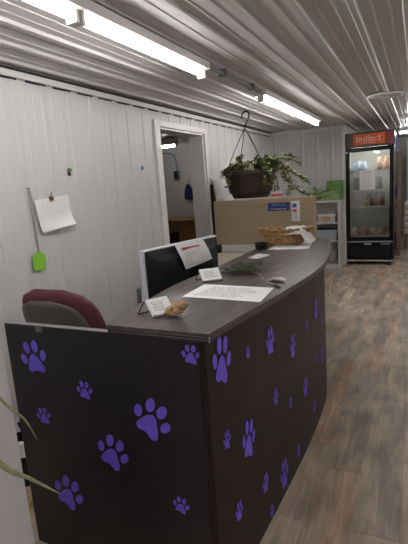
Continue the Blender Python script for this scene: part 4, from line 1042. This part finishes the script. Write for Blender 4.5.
# wire rack further right with stacked white bags
t = thing('pallet_shelf', 'low wooden rack at the right edge of the photo holding white sacks', 'shelf', (-.12, 9.3, 0))
obj('rack_board', box(B(), -.24, .6, 9.15, 9.75, .26, .29), M['wood_brown'], t)
for xx, yy in ((-.22, 9.17), (.53, 9.17), (-.22, 9.68), (.53, 9.68)): obj('leg', box(B(), xx, xx + .05, yy, yy + .05, 0, .26), M['wood_brown'], t)
for i in range(5):
    bm = B(); box(bm, -.23 + .01 * (i % 2), .56, 9.17, 9.72, .291 + i * .118, .291 + i * .118 + .112)
    tag(obj('white_sack', bm, M['white_pack'], bevel=.03), 'white sack, %s of the stack at the right edge' % ('bottom', 'second from bottom', 'middle', 'second from top', 'top')[i], 'sack', 'white sacks stacked right of the cooler')
# white upright beyond
tag(obj('white_locker', box(B(), -.19, .5, 10.0, 10.4, 0, 2.05), M['cabinet'], bevel=.01), 'tall white cabinet at the right edge behind the white sacks', 'cabinet')

# ================================================================= FOREGROUND LEFT
cb_ = thing('metal_cabinet', 'pale grey cabinet cut off by the left edge of the photo', 'cabinet', (-1.24, .55, 0))
obj('cabinet_body', box(B(), -1.50, -.998, .30, .80, 0.02, 1.12), M['cabinet'], cb_, bevel=.006)
obj('plinth', box(B(), -1.48, -1.0, .32, .78, 0, .0195), M['black'], cb_)
obj('door_handle', box(B(), -1.45, -1.43, .278, .299, .7, .9), M['chrome'], cb_, bevel=.003)
# plant whose leaves reach into the frame
gp = thing('potted_grass', 'spider plant whose long thin leaves reach in from the left edge', 'plant', (-1.22, .52, 1.121))
Tp = Matrix.Translation((-1.22, .52, .4045))
obj('pot', lathe(B(), [(.075, .721), (.105, .87), (.115, .872), (.115, .895), (.10, .895), (.09, .87), (.03, .86)], 28, Tp), M['terracotta'], gp)
def blade(pts, w0, name='leaf', parent=gp, mm=None):
    v = bez(pts, 7); bm = B(); prev = None; n = len(v)
    for i, p in enumerate(v):
        d_ = (v[min(i + 1, n - 1)] - v[max(i - 1, 0)]).normalized(); s = Vector((0, 0, 1)).cross(d_)
        s = s.normalized() if s.length > .01 else Vector((0, 1, 0)); upv = d_.cross(s)
        wd = w0 * max(.06, math.sin(PI * min(.98, .25 + .75 * i / (n - 1))) ** .8)
        s2 = (s * .5 + upv * .85).normalized()
        row = (bm.verts.new(p - s2 * wd / 2), bm.verts.new(p + d_.cross(s2) * wd * .12), bm.verts.new(p + s2 * wd / 2))
        if prev: bm.faces.new((prev[0], row[0], row[1], prev[1])); bm.faces.new((prev[1], row[1], row[2], prev[2]))
        prev = row
    solid(bm, geom=bm.faces[:], thickness=.0006)
    return obj(name, bm, mm or M['leaf_grass'], parent)
P0 = (-1.22, .52, 1.27)
blade([P0, (-1.10, .55, 1.36), (-.92, .58, 1.20), (-.783, .60, 1.043), (-.734, .61, 1.000), (-.705, .61, .955)], .008)
blade([P0, (-1.08, .55, 1.26), (-.95, .57, 1.02), (-.818, .60, .884), (-.732, .60, .868), (-.652, .60, .852)], .015)
blade([P0, (-1.06, .55, 1.33), (-.92, .58, 1.15), (-.80, .60, 1.055), (-.765, .60, 1.035)], .006)
rnd = random.Random(9)
for i in range(9):
    a_ = math.radians(100 + i * 22); r_ = rnd.uniform(.14, .22); h = rnd.uniform(.05, .15); c, s = math.cos(a_), math.sin(a_)
    blade([P0, (P0[0] + c * r_ * .5, P0[1] + s * r_ * .5, 1.38 + h), (P0[0] + c * r_, P0[1] + s * r_, 1.28 + h)], .012)
# waste basket with a liner behind the side panel gap
wb = thing('waste_basket', 'black waste basket with a white liner in the gap left of the desk panel', 'waste basket', (-1.87, 1.50, 0))
Tb = Matrix.Translation((-1.87, 1.50, 0))
obj('basket_body', lathe(B(), [(.10, 0), (.13, .24), (.14, .245), (.14, .255), (.125, .25), (.095, .01)], 28, Tb, close=False), M['black'], wb)
bm = B(); n = 40
r1 = [[bm.verts.new((-1.87 + (rr + .006 * math.sin(k * 1.9)) * math.cos(2 * PI * k / n), 1.50 + (rr + .006 * math.sin(k * 1.9)) * math.sin(2 * PI * k / n), zz + .008 * math.sin(k * 2.7) * fl)) for k in range(n)] for rr, zz, fl in ((.145, .185, 1), (.150, .262, .4), (.132, .268, .4), (.118, .20, 0))]
for j in range(3):
    for k in range(n): bm.faces.new((r1[j][k], r1[j][(k + 1) % n], r1[j + 1][(k + 1) % n], r1[j + 1][k]))
solid(bm, geom=bm.faces[:], thickness=.001); obj('liner', bm, M['cloth_white'], wb, label='white plastic liner')
# yellow loop
bm = B(); tube(bm, bez([(-1.62, 1.30, .008), (-1.66, 1.33, .02), (-1.655, 1.36, .05), (-1.62, 1.345, .06), (-1.60, 1.31, .03)], 5), .006, 6)
tag(obj('cord_loop', bm, M['yellow'], smooth=True), 'small yellow cord loop on the floor at the desk panel edge', 'cord')
